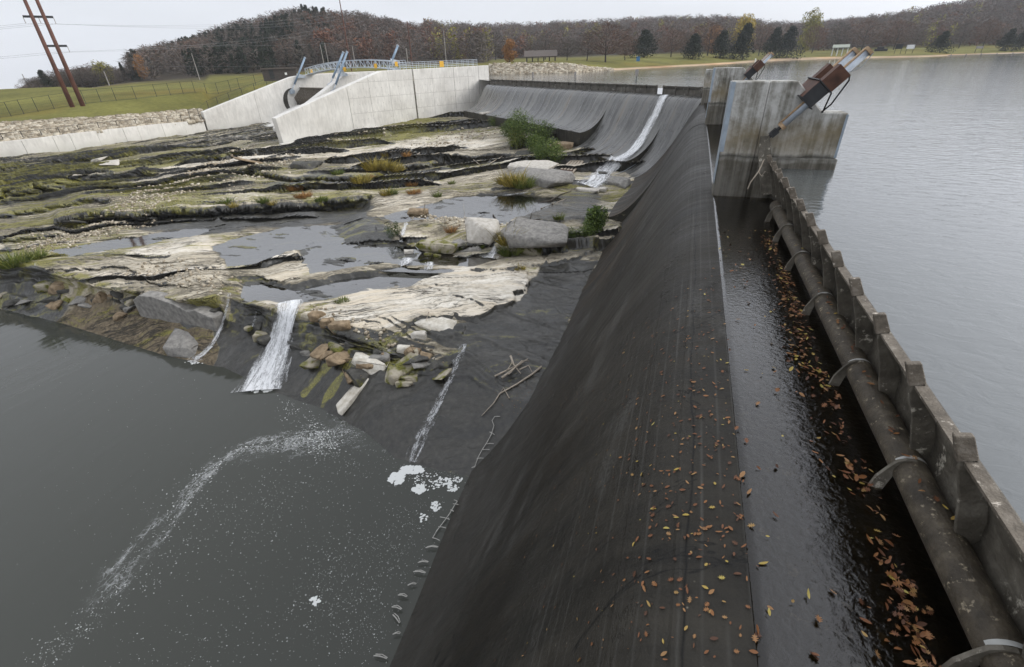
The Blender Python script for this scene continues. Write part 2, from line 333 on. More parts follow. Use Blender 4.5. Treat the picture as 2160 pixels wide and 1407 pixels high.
def mk_new_concrete():
    m = Mat('new_concrete'); P = m.pos(); z = m.sep(P)[2]
    a = m.noise(.35, 5, P, .6); b = m.noise(3, 5, m.mapped(P, (1, 1, .25)), .6)
    c = m.ramp(a, [(.3, (.56, .54, .50)), (.7, (.72, .70, .655))]); c = m.mix(.35, c, m.mix(1., c, m.ramp(b, [(.3, .6), (.7, 1.25)]), 'MULTIPLY'))
    damp = m.ramp(m.math('MULTIPLY_ADD', m.math('SUBTRACT', b, .5), 1.5, m.math('MULTIPLY_ADD', z, -.4, -2.4)), [(.3, 0.), (.9, 1.)])
    c = m.mix(m.math('MULTIPLY', damp, .45), c, (.3, .31, .27))
    return m.pbr(c, .85, m.bump(m.noise(10, 4), .15, .03), .3)
def mk_old_concrete():
    m = Mat('stained_pier_concrete'); P = m.pos(); z = m.sep(P)[2]
    dr = m.noise(1., 6, m.mapped(P, (4.6, 4.6, .2)), .66); b = m.noise(1.1, 6, P, .6); f = m.noise(14, 4, P)
    c = m.ramp(m.math('ADD', m.math('MULTIPLY', dr, .42), m.math('ADD', m.math('MULTIPLY', b, .42), m.math('MULTIPLY', m.noise(5.5, 5, P, .7), .18))), [(.38, (.055, .052, .042)), (.47, (.20, .192, .165)), (.58, (.46, .455, .43))])
    zz = m.math('ADD', z, m.math('MULTIPLY', m.math('SUBTRACT', b, .5), 1.5))
    och = m.math('SUBTRACT', 1., m.math('MULTIPLY', m.math('ABSOLUTE', m.math('SUBTRACT', zz, .5)), 1.5, clamp=True))
    c = m.mix(m.math('MULTIPLY', och, .7), c, (.19, .15, .085))
    z2 = m.math('ADD', z, m.math('MULTIPLY', m.math('SUBTRACT', b, .5), .35))
    alg = m.ramp(m.math('MULTIPLY_ADD', z2, 1., .5), [(.34, 1.), (.52, 0.)])
    c = m.mix(m.math('MULTIPLY', alg, .82), c, m.ramp(dr, [(.35, (.035, .03, .02)), (.65, (.11, .095, .07))]))
    line = m.math('SUBTRACT', 1., m.math('MULTIPLY', m.math('ABSOLUTE', m.math('SUBTRACT', z2, .02)), 9., clamp=True)); c = m.mix(m.math('MULTIPLY', line, .8), c, (.025, .023, .018))
    return m.pbr(c, .8, m.bump(m.math('ADD', f, m.math('MULTIPLY', b, .6)), .3, .04), .35)
def mk_slimy(name, c0, c1, c2, sc=4., rough=.5):
    m = Mat(name); n = m.noise(sc, 6, m.pos(), .65); f = m.noise(sc*9, 4); lc = m.ramp(m.noise(sc*2.4, 5, m.pos(), .7), [(.6, 0.), (.68, 1.)])
    c = m.ramp(n, [(.28, c0), (.55, c1), (.8, c2)]); c = m.mix(m.math('MULTIPLY', lc, .75), c, tuple(min(1, v*2.3) for v in c2))
    return m.pbr(c, rough, m.bump(m.math('ADD', f, n), .5, .03), .4)
def mk_leafy(name, stops, rough=.75):
    m = Mat(name); g = m.geo.outputs['Random Per Island']; r = m.rnd()
    f = m.math('ADD', m.math('MULTIPLY', g, .8), m.math('MULTIPLY', r, .2))
    return m.pbr(m.ramp(f, stops), rough, None, .25)
def mk_ground():
    m = Mat('park_ground'); a = m.attr('tint').outputs['Color']; P = m.pos()
    n = m.noise(.06, 6, P, .65); f = m.noise(1.2, 5, P, .7)
    c = m.mix(1., a, m.ramp(n, [(.3, .65), (.7, 1.35)]), 'MULTIPLY'); c = m.mix(.6, c, m.mix(1., c, m.ramp(f, [(.3, .6), (.7, 1.4)]), 'MULTIPLY'))
    br = m.ramp(m.noise(.035, 4, P), [(.5, 0.), (.66, 1.)]); c = m.mix(m.math('MULTIPLY', br, .45), c, m.mix(1., c, (1.35, .95, .6), 'MULTIPLY'))
    return m.pbr(c, .95, m.bump(f, .4, .2), .1)

M = {}
M['rock'] = mk_rock()
M['lake'] = mk_lake()
M['pool'] = mk_water('river_water', (.042, .044, .037), 1.3, .34, .06, (1., .22, 1), -.9)
M['film'] = mk_film('shallow_water', (.42, .41, .35), 2.5, .10, .06, 3.3)
M['crestfilm'] = mk_film('crest_water', (.36, .31, .22), 14, .26, .07, 2.5)
M['white'] = mk_white_water(); M['veil'] = mk_foam_veil()
M['foam'] = Mat('foam'); M['foam'] = M['foam'].pbr((.6, .61, .59), .9, None, .1)
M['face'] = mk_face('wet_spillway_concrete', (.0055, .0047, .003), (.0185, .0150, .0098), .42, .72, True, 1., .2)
M['farface'] = mk_face('far_spillway_concrete', (.012, .012, .0115), (.16, .157, .145), .14, .45, False, .5, .7)
M['floor'] = mk_slimy('crest_floor', (.008, .007, .005), (.02, .017, .011), (.05, .04, .02), 2.2, .4)
M['newc'] = mk_new_concrete()
M['oldc'] = mk_old_concrete()
M['pipe'] = mk_slimy('encrusted_pipe', (.018, .014, .009), (.065, .052, .035), (.16, .135, .095), 4.6, .6)
M['leafm'] = mk_slimy('gate_plate', (.035, .030, .022), (.115, .102, .08), (.26, .24, .2), 2.4, .65)
M['cap'] = mk_slimy('gate_top_flange', (.05, .041, .03), (.145, .122, .094), (.28, .25, .21), 5., .75)
M['band'] = simple('galvanised_band', (.4, .4, .38), .5, .2, 8); M['bar'] = simple('pale_bar', (.36, .35, .32), .6, .3, 8)
M['edge'] = simple('blue_grey_edge_plate', (.30, .35, .40), .45, .25, 3, .3)
M['rust'] = simple('rusty_steel', (.085, .04, .026), .7, .5, 3, .2)
M['dark'] = simple('dark_steel', (.035, .036, .038), .5, .3, 4, .4)
M['cyl'] = simple('weathered_grey_paint', (.36, .40, .45), .4, .2, 5, .2)
M['tan'] = simple('rusty_cream_tube', (.32, .22, .13), .6, .45, 9)
M['blue'] = simple('blue_grey_paint', (.20, .27, .35), .5, .15, 2)
M['galv'] = simple('galvanised_steel', (.42, .46, .50), .5, .15, 2, .2)
M['wood'] = simple('driftwood', (.34, .29, .23), .8, .35, 6)
M['darkwood'] = simple('dark_twig', (.05, .04, .03), .85, .3, 6)
M['pole'] = simple('rust_brown_pole', (.105, .045, .03), .75, .35, .6)
M['greypole'] = simple('grey_pole', (.3, .28, .26), .8, .2, 2)
M['wire'] = simple('wire', (.25, .26, .27), .6, .1, 2)
M['fence'] = simple('fence_post', (.03, .032, .03), .7, .2, 2)
M['board'] = mk_slimy('flashboard_timber', (.03, .026, .02), (.085, .077, .064), (.2, .19, .17), 1.6, .7)
M['stone'] = None
def mk_stone():
    m = Mat('riprap_stone'); r = m.geo.outputs['Random Per Island']; f = m.noise(4, 4)
    c = m.ramp(r, [(0., (.20, .165, .115)), (.5, (.36, .31, .235)), (1., (.53, .48, .385))]); c = m.mix(.5, c, m.mix(1., c, m.ramp(f, [(.3, .6), (.7, 1.3)]), 'MULTIPLY'))
    return m.pbr(c, .9, None, .2)
M['stone'] = mk_stone()
def mk_boulder(name, c0, c1, moss):
    m = Mat(name); P = m.pos(); n = m.noise(3.2, 6, P, .65); k = m.noise(18, 4, P); l = m.noise(1., 4, m.mapped(P, (1, 1, 6)))
    c = m.ramp(n, [(.3, c0), (.7, c1)]); zc = m.sep(m.geo.outputs['Normal'])[2]
    mf = m.math('MULTIPLY', m.ramp(m.math('ADD', m.noise(1.6, 4, P), moss-.5), [(.5, 0.), (.62, 1.)]), 1.)
    c = m.mix(mf, c, m.ramp(k, [(.3, (.05, .055, .012)), (.7, (.20, .19, .04))]))
    return m.pbr(c, .88, m.bump(m.math('ADD', n, m.math('ADD', m.math('MULTIPLY', k, .3), m.math('MULTIPLY', l, .4))), .6, .08), .3)
M['b_pale'] = mk_boulder('pale_boulder', (.34, .31, .26), (.56, .53, .48), .28)
M['b_grey'] = mk_boulder('grey_boulder', (.12, .115, .105), (.3, .285, .26), .30)
M['b_moss'] = mk_boulder('mossy_boulder', (.24, .21, .15), (.44, .40, .32), .55)
M['b_dark'] = mk_boulder('wet_dark_boulder', (.03, .03, .026), (.10, .095, .085), .4)
M['b_white'] = mk_boulder('chalky_block', (.36, .32, .25), (.66, .63, .56), .25)
M['b_brown'] = mk_boulder('brown_boulder', (.12, .085, .05), (.33, .25, .16), .3)
M['ground'] = mk_ground()
M['twig'] = mk_leafy('bare_twigs', [(0, (.045, .036, .031)), (.5, (.09, .073, .062)), (1, (.165, .138, .118))])
M['twig2'] = mk_leafy('reddish_bare_twigs', [(0, (.06, .036, .026)), (.5, (.115, .07, .05)), (1, (.19, .122, .088))])
M['ever'] = mk_leafy('cedar_foliage', [(0, (.008, .012, .008)), (.5, (.016, .022, .014)), (1, (.032, .038, .022))])
M['yellow'] = mk_leafy('yellow_leaves', [(0, (.16, .11, .012)), (.5, (.34, .25, .03)), (1, (.48, .38, .07))])
M['orange'] = mk_leafy('orange_leaves', [(0, (.14, .055, .016)), (.5, (.26, .12, .035)), (1, (.38, .19, .06))])
M['russet'] = mk_leafy('russet_leaves', [(0, (.07, .028, .016)), (.5, (.13, .055, .032)), (1, (.19, .09, .05))])
M['olive'] = mk_leafy('yellow_green_leaves', [(0, (.12, .11, .02)), (.5, (.22, .2, .04)), (1, (.34, .31, .08))])
M['bush'] = mk_leafy('green_bush_leaves', [(0, (.03, .055, .012)), (.5, (.075, .115, .024)), (1, (.17, .21, .05))])
M['tgreen'] = mk_leafy('green_grass_tuft', [(0, (.035, .06, .012)), (.5, (.09, .12, .02)), (1, (.2, .2, .05))])
M['tyellow'] = mk_leafy('yellow_grass_tuft', [(0, (.10, .085, .02)), (.5, (.24, .19, .035)), (1, (.42, .33, .08))])
M['torange'] = mk_leafy('orange_grass_tuft', [(0, (.12, .06, .02)), (.5, (.27, .14, .045)), (1, (.42, .25, .09))])
M['mossg'] = mk_leafy('dark_moss_strands', [(0, (.02, .04, .006)), (.6, (.045, .075, .012)), (1, (.08, .11, .02))])
M['bark'] = simple('bark', (.05, .042, .037), .9, .3, 3)
def mk_fallen():
    m = Mat('fallen_leaf_skin'); r = m.rnd(); g = m.geo.outputs['Random Per Island']; f = m.math('FRACT', m.math('ADD', r, g))
    c = m.ramp(f, [(0., (.06, .024, .01)), (.35, (.15, .055, .018)), (.62, (.21, .09, .028)), (.82, (.27, .15, .06)), (.94, (.32, .23, .045)), (1., (.38, .31, .08))])
    return m.pbr(c, .55, None, .4)
M['fallen'] = mk_fallen()
M['sandy'] = simple('roof_shingle', (.10, .084, .074), .9, .2, 3)
M['brownwall'] = simple('dark_brown_siding', (.06, .05, .044), .8, .2, 2)
M['white_p'] = simple('white_paint', (.75, .75, .73), .6, .1, 2)
M['yellow_p'] = simple('orange_yellow_sign', (.65, .36, .03), .6, .1, 2)
M['bluebin'] = simple('blue_plastic', (.05, .16, .3), .6, .1, 2)
M['green_roof'] = simple('pale_green_roof', (.28, .3, .25), .8, .15, 1)
M['blk'] = simple('black_paint', (.02, .02, .02), .5, .1, 2)
#PART2
# ================================================================== LARGE STRUCTURE
ZL, ZC, ZF, ZP = -.3, -1.2, -.9, -12.0          # lake, main crest, far crest, river pool
# ---- structure frame of the new gate structure on the far left
A0 = at(600, 305, -7.8); _u = np.array([-42-A0[0], 106-A0[1], 0]); _u /= np.linalg.norm(_u); _n = np.array([-_u[1], _u[0], 0])
UZ = np.array([0, 0, 1.])
def S(s, o, z): p = A0+_u*s+_n*o; return np.array([p[0], p[1], z])
def pxS(px, py, o):
    P = atPlane(px, py, A0+_n*o, _n); return np.array([(P-A0)@_u, P[2]])

# ---- ground: one sheet of bank, park and hills
def Dof(p): return math.hypot(p[0], p[1])
COLS = []
GR, SOIL, SAND, FOR, RIP, FAR = (.125, .12, .032), (.24, .2, .15), (.36, .27, .18), (.055, .045, .035), (.3, .26, .2), (.07, .085, .09)
def leftcol(px, base, top, rip, fen, crest, far):
    Dw = Dof(at(px, base, -7.8))+.7
    k = [(Dw, zcol(px, top, Dw)-.25), (Dw+9, zcol(px, rip, Dw+9)), (Dw+26, zcol(px, fen, Dw+26)), (Dw+48, zcol(px, fen*.45+crest*.55, Dw+48)), (Dw+85, zcol(px, crest, Dw+85))]+far
    COLS.append((px, k, [SOIL, GR, GR, GR, GR, FOR if far[0][1] > -2.5 else GR, FOR, FOR, FAR, FAR]))
lowfar = [(260, -3), (420, -9), (800, -24), (1200, -15), (1450, -45)]
leftcol(-500, 380, 348, 310, 300, 205, lowfar); leftcol(0, 333, 300, 262, 250, 188, lowfar); leftcol(120, 319, 287, 255, 229, 184, lowfar)
leftcol(200, 309, 275, 250, 217, 186, [(262, -1.2), (420, -4), (800, -18), (1200, -14), (1450, -45)])
leftcol(290, 297, 266, 244, 209, 178, [(262, .2), (310, 3), (370, 5), (700, 2), (1450, -45)])
leftcol(432, 277, 253, 231, 193, 174, [(255, 1.), (310, 7), (385, 14), (700, 8), (1450, -30)])
for px, zt in ((440, 15), (520, 21.5), (640, 29)):
    P = atPlane(px, 240, A0+_n*37.7, _n); D = Dof(P)+.2; zt0 = np.interp((P-A0)@_u, [0, 20], [-5.2, .7])
    COLS.append((px, [(D, zt0), (D+10, np.interp(px, [440, 640], [zt0+.9, .9])), (D+28, np.interp(px, [440, 640], [-2.6, 1.])), (D+60, np.interp(px, [440, 640], [-1., 1.2])), (232, 1.), (255, 2.), (315, 2+(zt-2)*.5), (385, zt), (800, zt*.6), (1450, -10)],
                 [GR, GR, GR, GR, GR, FOR, FOR, FOR, FOR, FOR]))
for px, dt, zt in ((648, 385, 29), (760, 390, 26), (860, 430, 23), (950, 560, 26), (1030, 650, 30)):
    COLS.append((px, [(152, -2.5), (158, -.3), (166, 1.6), (190, 2.1), (235, 2.4), (270, 3.2), (.5*(270+dt), 2+(zt-2)*.5), (dt, zt), (dt+400, zt*.7), (1450, 0)],
                 [RIP, RIP, GR, GR, GR, FOR, FOR, FOR, FOR, FOR]))
SHORE = [(1041, 158, 137, 30), (1135, 155.5, 137, 30), (1213, 153, 137.5, 30), (1270, 149.5, 141, 30), (1301, 148, 144, 30), (1395, 142.6, 139, 30), (1473, 138.7, 135, 29), (1540, 134.5, 131, 27),
         (1640, 128, 123, 22), (1740, 124.3, 120, 22), (1856, 122, 118.5, 24), (1940, 120.5, 117, 28), (2020, 117, 114, 32), (2160, 112, 109.5, 41), (2500, 103, 101, 55)]
for px, sy, by, zt in SHORE:
    Ds = Dof(at(px, sy, ZL)); rip = px < 1275; Db = Ds+(6 if rip else 9)
    h = max(400, Ds+170)
    COLS.append((px, [(Ds-15, -2.6), (Ds, ZL), (Db, zcol(px, by, Db)), (Ds+45, 2.3), (Ds+120, 3.3), (h, 5.5), (h+120, 5.5+.5*(zt-5.5)), (h+250, zt), (max(h+450, 1000), zt*.6), (1480, 0)],
                 [RIP if rip else SAND, RIP if rip else SAND, GR, GR, GR, FOR, FOR, FOR, FOR, FOR]))
CPX = np.array([c[0] for c in COLS], float); CD = np.array([[k[0] for k in c[1]] for c in COLS]); CZ = np.array([[k[1] for k in c[1]] for c in COLS])
def gcol(px):
    D = np.array([np.interp(px, CPX, CD[:, k]) for k in range(10)]); Z = np.array([np.interp(px, CPX, CZ[:, k]) for k in range(10)]); return D, Z
def ground_z(px, D):
    d, z = gcol(px); return float(np.interp(D, d, z))
def gpt(px, D): return pcol(px, D, ground_z(px, D))
SUB = [3, 10, 5, 6, 6, 5, 7, 6, 6]
pxs = np.concatenate([np.arange(-500, 400, 20), np.arange(400, 660, 6), np.arange(660, 2501, 20)]); rows = []; tint = []
for px in pxs:
    d, z = gcol(px); j = int(np.argmin(abs(CPX-px))); cs = COLS[j][2]; pts = []; tc_ = []
    for k in range(9):
        for t in np.arange(SUB[k])/SUB[k]:
            D = d[k]+(d[k+1]-d[k])*t; zz = z[k]+(z[k+1]-z[k])*t
            if k >= 4: zz += (t*(1-t)*4)*0
            pts.append((px, D, zz)); c = cs[k]; c2 = cs[k+1]; q = t if k >= 4 else (0 if t < .999 else 1)
            tc_.append(tuple(a*(1-q)+b*q for a, b in zip(c, c2))+(1,))
    pts.append((px, d[9], z[9])); tc_.append((*cs[9], 1))
    rows.append(pts); tint.append(tc_)
nr, nc = len(rows), len(rows[0])
V = np.zeros((nr, nc, 3))
for i in range(nr):
    px = pxs[i]
    r1 = ray(px, 130.); hz = r1[:2]/np.hypot(*r1[:2])
    for j in range(nc):
        _, D, z = rows[i][j]; V[i, j] = pcol(px, D, z) if j % 2 == 0 or j == nc-1 else (0, 0, 0)
    for j in range(1, nc-1, 2):
        _, D, z = rows[i][j]; a, b = V[i, j-1], V[i, j+1]; m_ = (a+b)/2; m_[:2] *= D/np.hypot(*m_[:2]); V[i, j] = (m_[0], m_[1], z)
V[..., 2] += (fbm(V[..., 0]*.06, V[..., 1]*.06, 4, 5)*np.clip((np.hypot(V[..., 0], V[..., 1])-60)/220, .15, 3)*1.2)*(np.arange(nc) > 13)[None, :]
g = mesh_np('ground', V.reshape(-1, 3), grid_faces(nr, nc), M['ground'], None, True); set_attr(g, 'tint', np.array(tint).reshape(-1, 4)); tag(g, kind='structure')
GV = V
# ---- lake, river pool
def flat(name, poly, z, mat, kind='structure'):
    ar = sum(poly[i-1][0]*poly[i][1]-poly[i][0]*poly[i-1][1] for i in range(len(poly))); poly = list(poly) if ar > 0 else list(poly)[::-1]
    o = mesh_np(name, [(p[0], p[1], z) for p in poly], [tuple(range(len(poly)))], mat); tag(o, kind=kind); return o
DC = at(1484, 204, ZF); DL = at(1035, 178, ZF)
DT = (DL-DC)*[1, 1, 0]; DLEN = np.linalg.norm(DT); DT /= DLEN; DN = np.array([DT[1]*-1, DT[0], 0]); DN = DN if DN[1] < 0 else -DN    # DN points downstream
def FP(t, r, z): p = DC+DT*t+DN*r; return np.array([p[0], p[1], z])
pl = [(2.60, -60), (2.60, 54.), FP(-1., -.15, 0), FP(DLEN+1.5, -.15, 0), S(44, 1., 0), S(47, 1.0, 0), S(30, 10, 0), S(30, 37, 0), S(70, 60, 0), (-160, 260), (-60, 420), (400, 420), (700, 250), (700, -60)]
flat('lake', [(p[0], p[1]) for p in pl], ZL, M['lake'])
flat('river_pool', [(-.5, -40), (-.5, 40), (-5, 45), (-70, 45), (-160, 60), (-160, -40)], ZP, M['pool'])
# ---- dam faces
PB = np.array([(0, 0), (.4, .05), (.8, .22), (1.25, .72), (1.7, 1.48), (2.3, 2.58), (2.9, 3.72)])
def profile(rl, dl, n=40):
    st = 2.9+.52*(dl-3.72); pts = [tuple(p) for p in PB if p[1] < dl*.52]
    if dl*.52 > 3.72: pts.append((2.9+.52*(dl*.52-3.72), dl*.52))
    q = np.array(pts[-1]); ex = max(0, rl-st); cd_ = min(.85, max(.12, .85-.45*ex)) if ex < 1.5 else max(.05, .3-.1*(ex-1.5)*.6)
    dC = dl-cd_*max(1, ex*.4)*.6
    c = np.array([np.interp(dC, PB[:, 1], PB[:, 0]) if dC < 3.72 else 2.9+.52*(dC-3.72), dC]); e = np.array([rl, dl])
    bz = [tuple((1-t)**2*q+2*t*(1-t)*c+t*t*e) for t in np.linspace(0, 1, 18)[1:]]
    P = np.array(pts+bz); d = np.r_[0, np.cumsum(np.hypot(*np.diff(P, axis=0).T))]; tt = np.linspace(0, d[-1], n)
    # smooth resample
    x = np.interp(tt, d, P[:, 0]); y = np.interp(tt, d, P[:, 1])
    for _ in range(3): x[1:-1] = .25*x[:-2]+.5*x[1:-1]+.25*x[2:]; y[1:-1] = .25*y[:-2]+.5*y[1:-1]+.25*y[2:]
    return x, y, tt
XC = 1.03
dam = thing('main_spillway', 'long dark wet concrete spillway face strewn with leaves, running away beside the lake gate', 'spillway', (XC, 20, ZC))
dam2 = thing('far_spillway', 'distant curved grey concrete spillway in three stepped sections below the timber boards', 'spillway', FP(DLEN/2, 0, ZF))
BV = []     # polygons for ray hits
stY = [-8, 5.3, 9, 12.45, 16, 20, 25, 30, 37]; stR = [6.5, 6.84, 7.3, 7.7, 7.45, 7.1, 6.75, 6.5, 6.4]; stD = [10.8, 10.8, 10.8, 10.8, 10.4, 9.8, 9.0, 8.35, 8.0]
NP = 70
RDG = np.cumsum(RNG.uniform(1.2, 3.4, 40))
def face_mesh(name, stations, par, mat, wob=.012, folds=0.):
    """stations: list of (origin3, dirOut3, rl, dl, u)"""
    V = []; UV = []
    for (o, dr, rl, dl, u) in stations:
        x, y, tt = profile(rl, dl, NP)
        for k in range(NP): V.append(o+dr*x[k]-UZ*y[k]); UV.append((u, tt[k]))
    V = np.array(V); UV = np.array(UV); ns = len(stations)
    amp = wob*sstep(.4, 1.5, UV[:, 1]); nz = fbm(UV[:, 0]*.6, UV[:, 1]*.5, 4, 3)*2+fbm(UV[:, 0]*3, UV[:, 1]*3, 3, 9)*.8
    V[:, :] += np.outer(amp*nz, stations[0][1]*.7+UZ*.7)
    if folds:
        lean = UV[:, 0]+.10*UV[:, 1]*np.sin(UV[:, 0]*.7); fz = sum(np.exp(-((lean-c_)/(.16+.12*(k_ % 3)))**2)*(.5+.5*(k_*7 % 5)/4) for k_, c_ in enumerate(RDG)); V = V+np.outer(folds*fz*sstep(.5, 2.5, UV[:, 1]), stations[0][1]*.6+UZ*.8)
    Fq = grid_faces(ns, NP); o = mesh_np(name, V, Fq, mat, par, True); set_uv(o, UV); BV.append((V, Fq)); return o, V
_yy = np.arange(-14, 43, .3); _k = np.exp(-.5*(np.arange(-16, 17)/7.)**2); _k /= _k.sum(); _R = np.convolve(np.interp(_yy, stY, stR), _k, 'same'); _D = np.convolve(np.interp(_yy, stY, stD), _k, 'same')
sts = []
for y in np.arange(-8, 36.61, .3):
    sts.append((np.array([XC, y, ZC]), np.array([-1., 0, 0]), np.interp(y, _yy, _R), np.interp(y, _yy, _D), y))
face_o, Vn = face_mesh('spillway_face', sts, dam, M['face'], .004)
sts = [(np.array([XC+.55*sstep(40, 48, y), y, ZC]), np.array([-1., 0, 0]), 6.05+.15*sstep(44, 54, y), 6.75+.1*sstep(40, 52, y), y) for y in np.arange(36.6, 60.1, .3)]
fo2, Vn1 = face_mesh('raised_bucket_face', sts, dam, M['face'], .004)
def endcap(name, prof, base_z, mat, par):
    n = len(prof); ctr = prof[0].copy(); V = [*prof, np.array([prof[-1][0], prof[-1][1], base_z]), np.array([prof[0][0], prof[0][1], base_z])]
    return mesh_np(name, V, [tuple(range(n+2))], mat, par)
M['endwall'] = mk_slimy('damp_end_wall', (.012, .011, .008), (.03, .027, .02), (.07, .062, .04), 1.2, .6)
endcap('end_wall', Vn1[:NP]-np.array([0, .01, 0]), -10.5, M['endwall'], dam)
mesh_np('lip_wall', np.concatenate([[v, v-[0, 0, 3.5]] for v in Vn1[NP-1::NP]]), [(2*i, 2*i+1, 2*i+3, 2*i+2) for i in range(len(Vn1)//NP-1)], M['endwall'], dam)
SECT = [(-.7, 3.0, 8.3, 7.2), (3.0, 13.8, 7.3, 6.1), (13.8, DLEN+.5, 5.7, 4.3)]
for t0, t1, rl, dl in SECT:
    sts = []
    for t in np.linspace(t0, t1, int((t1-t0)/.14)+2): sts.append((FP(t, 0, ZF), DN, rl, dl, t))
    o, Vs = face_mesh('spillway_section', sts, dam2, M['farface'], .0, .085)
    # shallow folds where the leakage runs
    me = o.data; uvv = np.array([(s_[4], k) for s_ in sts for k in range(NP)], float)
    endcap('end_wall', Vs[:NP], -11, M['endwall'], dam2); 
    mesh_np('lip_wall', np.concatenate([[v, v-[0, 0, 4.]] for v in Vs[NP-1::NP]]), [(2*i, 2*i+1, 2*i+3, 2*i+2) for i in range(len(sts)-1)], M['endwall'], dam2)
# crest slab under the lake gate
mb = MB(); mb.box((XC+.95, 6., ZC-.33), (1.9, 92, .5)); mb.build('crest_slab', M['floor'], dam)
mb = MB(); mb.box((XC+2.2, 6., ZC-1.2), (2.0, 92, 1.9)); mb.build('gate_sill', M['floor'], dam)
NX, NY = 24, 260
xs = np.r_[XC-.012, np.linspace(XC+.02, 2.75, NX-1)]; ys = np.concatenate([np.linspace(-8, 16.58, NY)])
Vw = np.array([(x+(.018*fbm(y*2.2, 0, 3, 4) if i == 0 else 0), y, ZC+.004-(.03*(x < XC))) for y in ys for i, x in enumerate(xs)])
o = mesh_np('crest_water', Vw, grid_faces(NY, NX), M['crestfilm'], None, True); tag(o, kind='structure')
ys = np.linspace(17.6, 54, 120); Vw = np.array([(x, y, ZC+.004-(.03*(x < XC))) for y in ys for x in xs])
o = mesh_np('crest_water', Vw, grid_faces(120, NX), M['crestfilm'], None, True); tag(o, kind='structure')

# ---- rock shelf
def tps_fit(P, z, lam=1e-3):
    d2 = ((P[:, None]-P[None])**2).sum(-1); K = np.where(d2 > 0, .5*d2*np.log(d2+1e-12), 0)+lam*np.eye(len(P))
    Q = np.c_[np.ones(len(P)), P]; Am = np.block([[K, Q], [Q.T, np.zeros((3, 3))]]); return np.linalg.solve(Am, np.r_[z, 0, 0, 0])
CTRL = [(0, 333, -7.8), (215, 307, -7.8), (437, 275, -7.8), (600, 305, -7.8), (745, 285, -7.3), (880, 250, -6.4), (985, 237, -6.1), (1120, 290, -6.7), (1216, 318, -7.0),
        (1130, 345, -7.2), (1200, 380, -7.8), (1290, 390, -8.3), (1090, 325, -7.6), (0, 400, -8.2), (200, 370, -8.1), (400, 340, -8.0), (600, 345, -7.95), (800, 310, -7.8), (950, 300, -7.6),
        (0, 480, -8.8), (200, 440, -8.6), (400, 430, -8.5), (600, 400, -8.35), (800, 400, -8.35), (950, 380, -8.2), (1050, 430, -8.4), (1180, 430, -8.5), (1250, 470, -8.8),
        (0, 550, -9.3), (150, 560, -9.3), (300, 540, -9.15), (480, 520, -9.0), (650, 500, -8.98), (780, 475, -8.95), (830, 500, -9.0), (900, 535, -9.05), (1000, 545, -9.1), (1100, 500, -8.95), (1200, 520, -9.0), (1250, 545, -9.05),
        (480, 600, -9.2), (620, 620, -9.22), (700, 600, -9.2), (850, 580, -9.18), (1000, 640, -9.1), (1100, 600, -9.1), (1180, 600, -9.4), (1150, 680, -9.75), (1060, 720, -9.75), (960, 722, -9.8), (-300, 560, -9.3), (-300, 440, -8.3), (-300, 370, -7.9)]
cp = np.array([at(*c)[:2] for c in CTRL])/10; cz = np.array([c[2] for c in CTRL]); wt_ = tps_fit(cp, cz)
def base_h(x, y):
    x = np.asarray(x, float)/10; y = np.asarray(y, float)/10; h = wt_[-3]+wt_[-2]*x+wt_[-1]*y
    for (a, b), c in zip(cp, wt_[:-3]):
        d2 = (x-a)**2+(y-b)**2; h = h+c*.5*d2*np.log(d2+1e-12)
    return h
FRONT = [(-400, 655, 648, -11.9, 585, -9.3), (0, 652, 643, -11.9, 556, -9.35), (60, 664, 652, -11.8, 556, -9.35), (118, 681, 637, -11.0, 574, -9.3), (300, 740, 652, -10.7, 612, -9.25), (440, 769, 690, -10.7, 630, -9.2), (550, 823, 705, -10.75, 641, -9.2), (640, 852, 745, -10.7, 656, -9.2),
         (740, 905, 790, -10.65, 690, -9.3), (800, 957, 806, -10.65, 705, -9.4), (900, 986, 800, -10.5, 742, -9.6), (985, 1003, 800, -10.4, 735, -9.75), (1060, 1010, 838, -10.4, 785, -9.9), (1160, 1010, 850, -10.4, 800, -9.9)]
fr = [];
for px, sy, ay, za, ey, ze in FRONT:
    p, a, e = at(px, sy, ZP), at(px, ay, za), at(px, ey, ze); fr.append((a[0]/a[1], p[1], a[1], za, max(e[1], a[1]+.35)))
fr = np.array(fr)
def front(u): return tuple(np.interp(u, fr[:, 0], fr[:, k]) for k in (1, 2, 3, 4))
LEDGES = [([(540, 585), (600, 600), (700, 580), (830, 562), (905, 566)], -9.1, .26, 1.2), ([(790, 468), (835, 492), (870, 512), (950, 520), (1060, 522)], -8.8, .62, 2.6),
          ([(120, 470), (220, 452), (300, 455), (420, 446), (560, 440), (660, 432), (785, 420)], -8.6, .95, 3.2), ([(-200, 430), (0, 412), (120, 395), (240, 370), (340, 366)], -8.2, .6, 3),
          ([(500, 358), (600, 372), (700, 378), (780, 372), (860, 350), (1000, 336), (1085, 330)], -8.05, .65, 3), ([(-200, 385), (0, 363), (150, 345), (280, 325), (460, 300)], -8., .3, 2),
          ([(-200, 465), (0, 452), (90, 440), (180, 428), (240, 425)], -8.6, .35, 2), ([(230, 500), (400, 500), (440, 482), (640, 470)], -8.95, .22, 1.5), ([(560, 402), (700, 392), (850, 380), (1000, 370)], -8.3, .25, 1.6),
          ([(690, 332), (900, 318), (1080, 316)], -7.8, .25, 1.5), ([(840, 303), (960, 296), (1080, 300)], -7.6, .2, 1.2), ([(-200, 520), (0, 505), (150, 500), (260, 490)], -9, .22, 1.2),
          ([(300, 545), (420, 560), (480, 600)], -9.1, .14, .8), ([(100, 575), (260, 566), (330, 590), (440, 612)], -9.2, .16, .6)]
LW = []
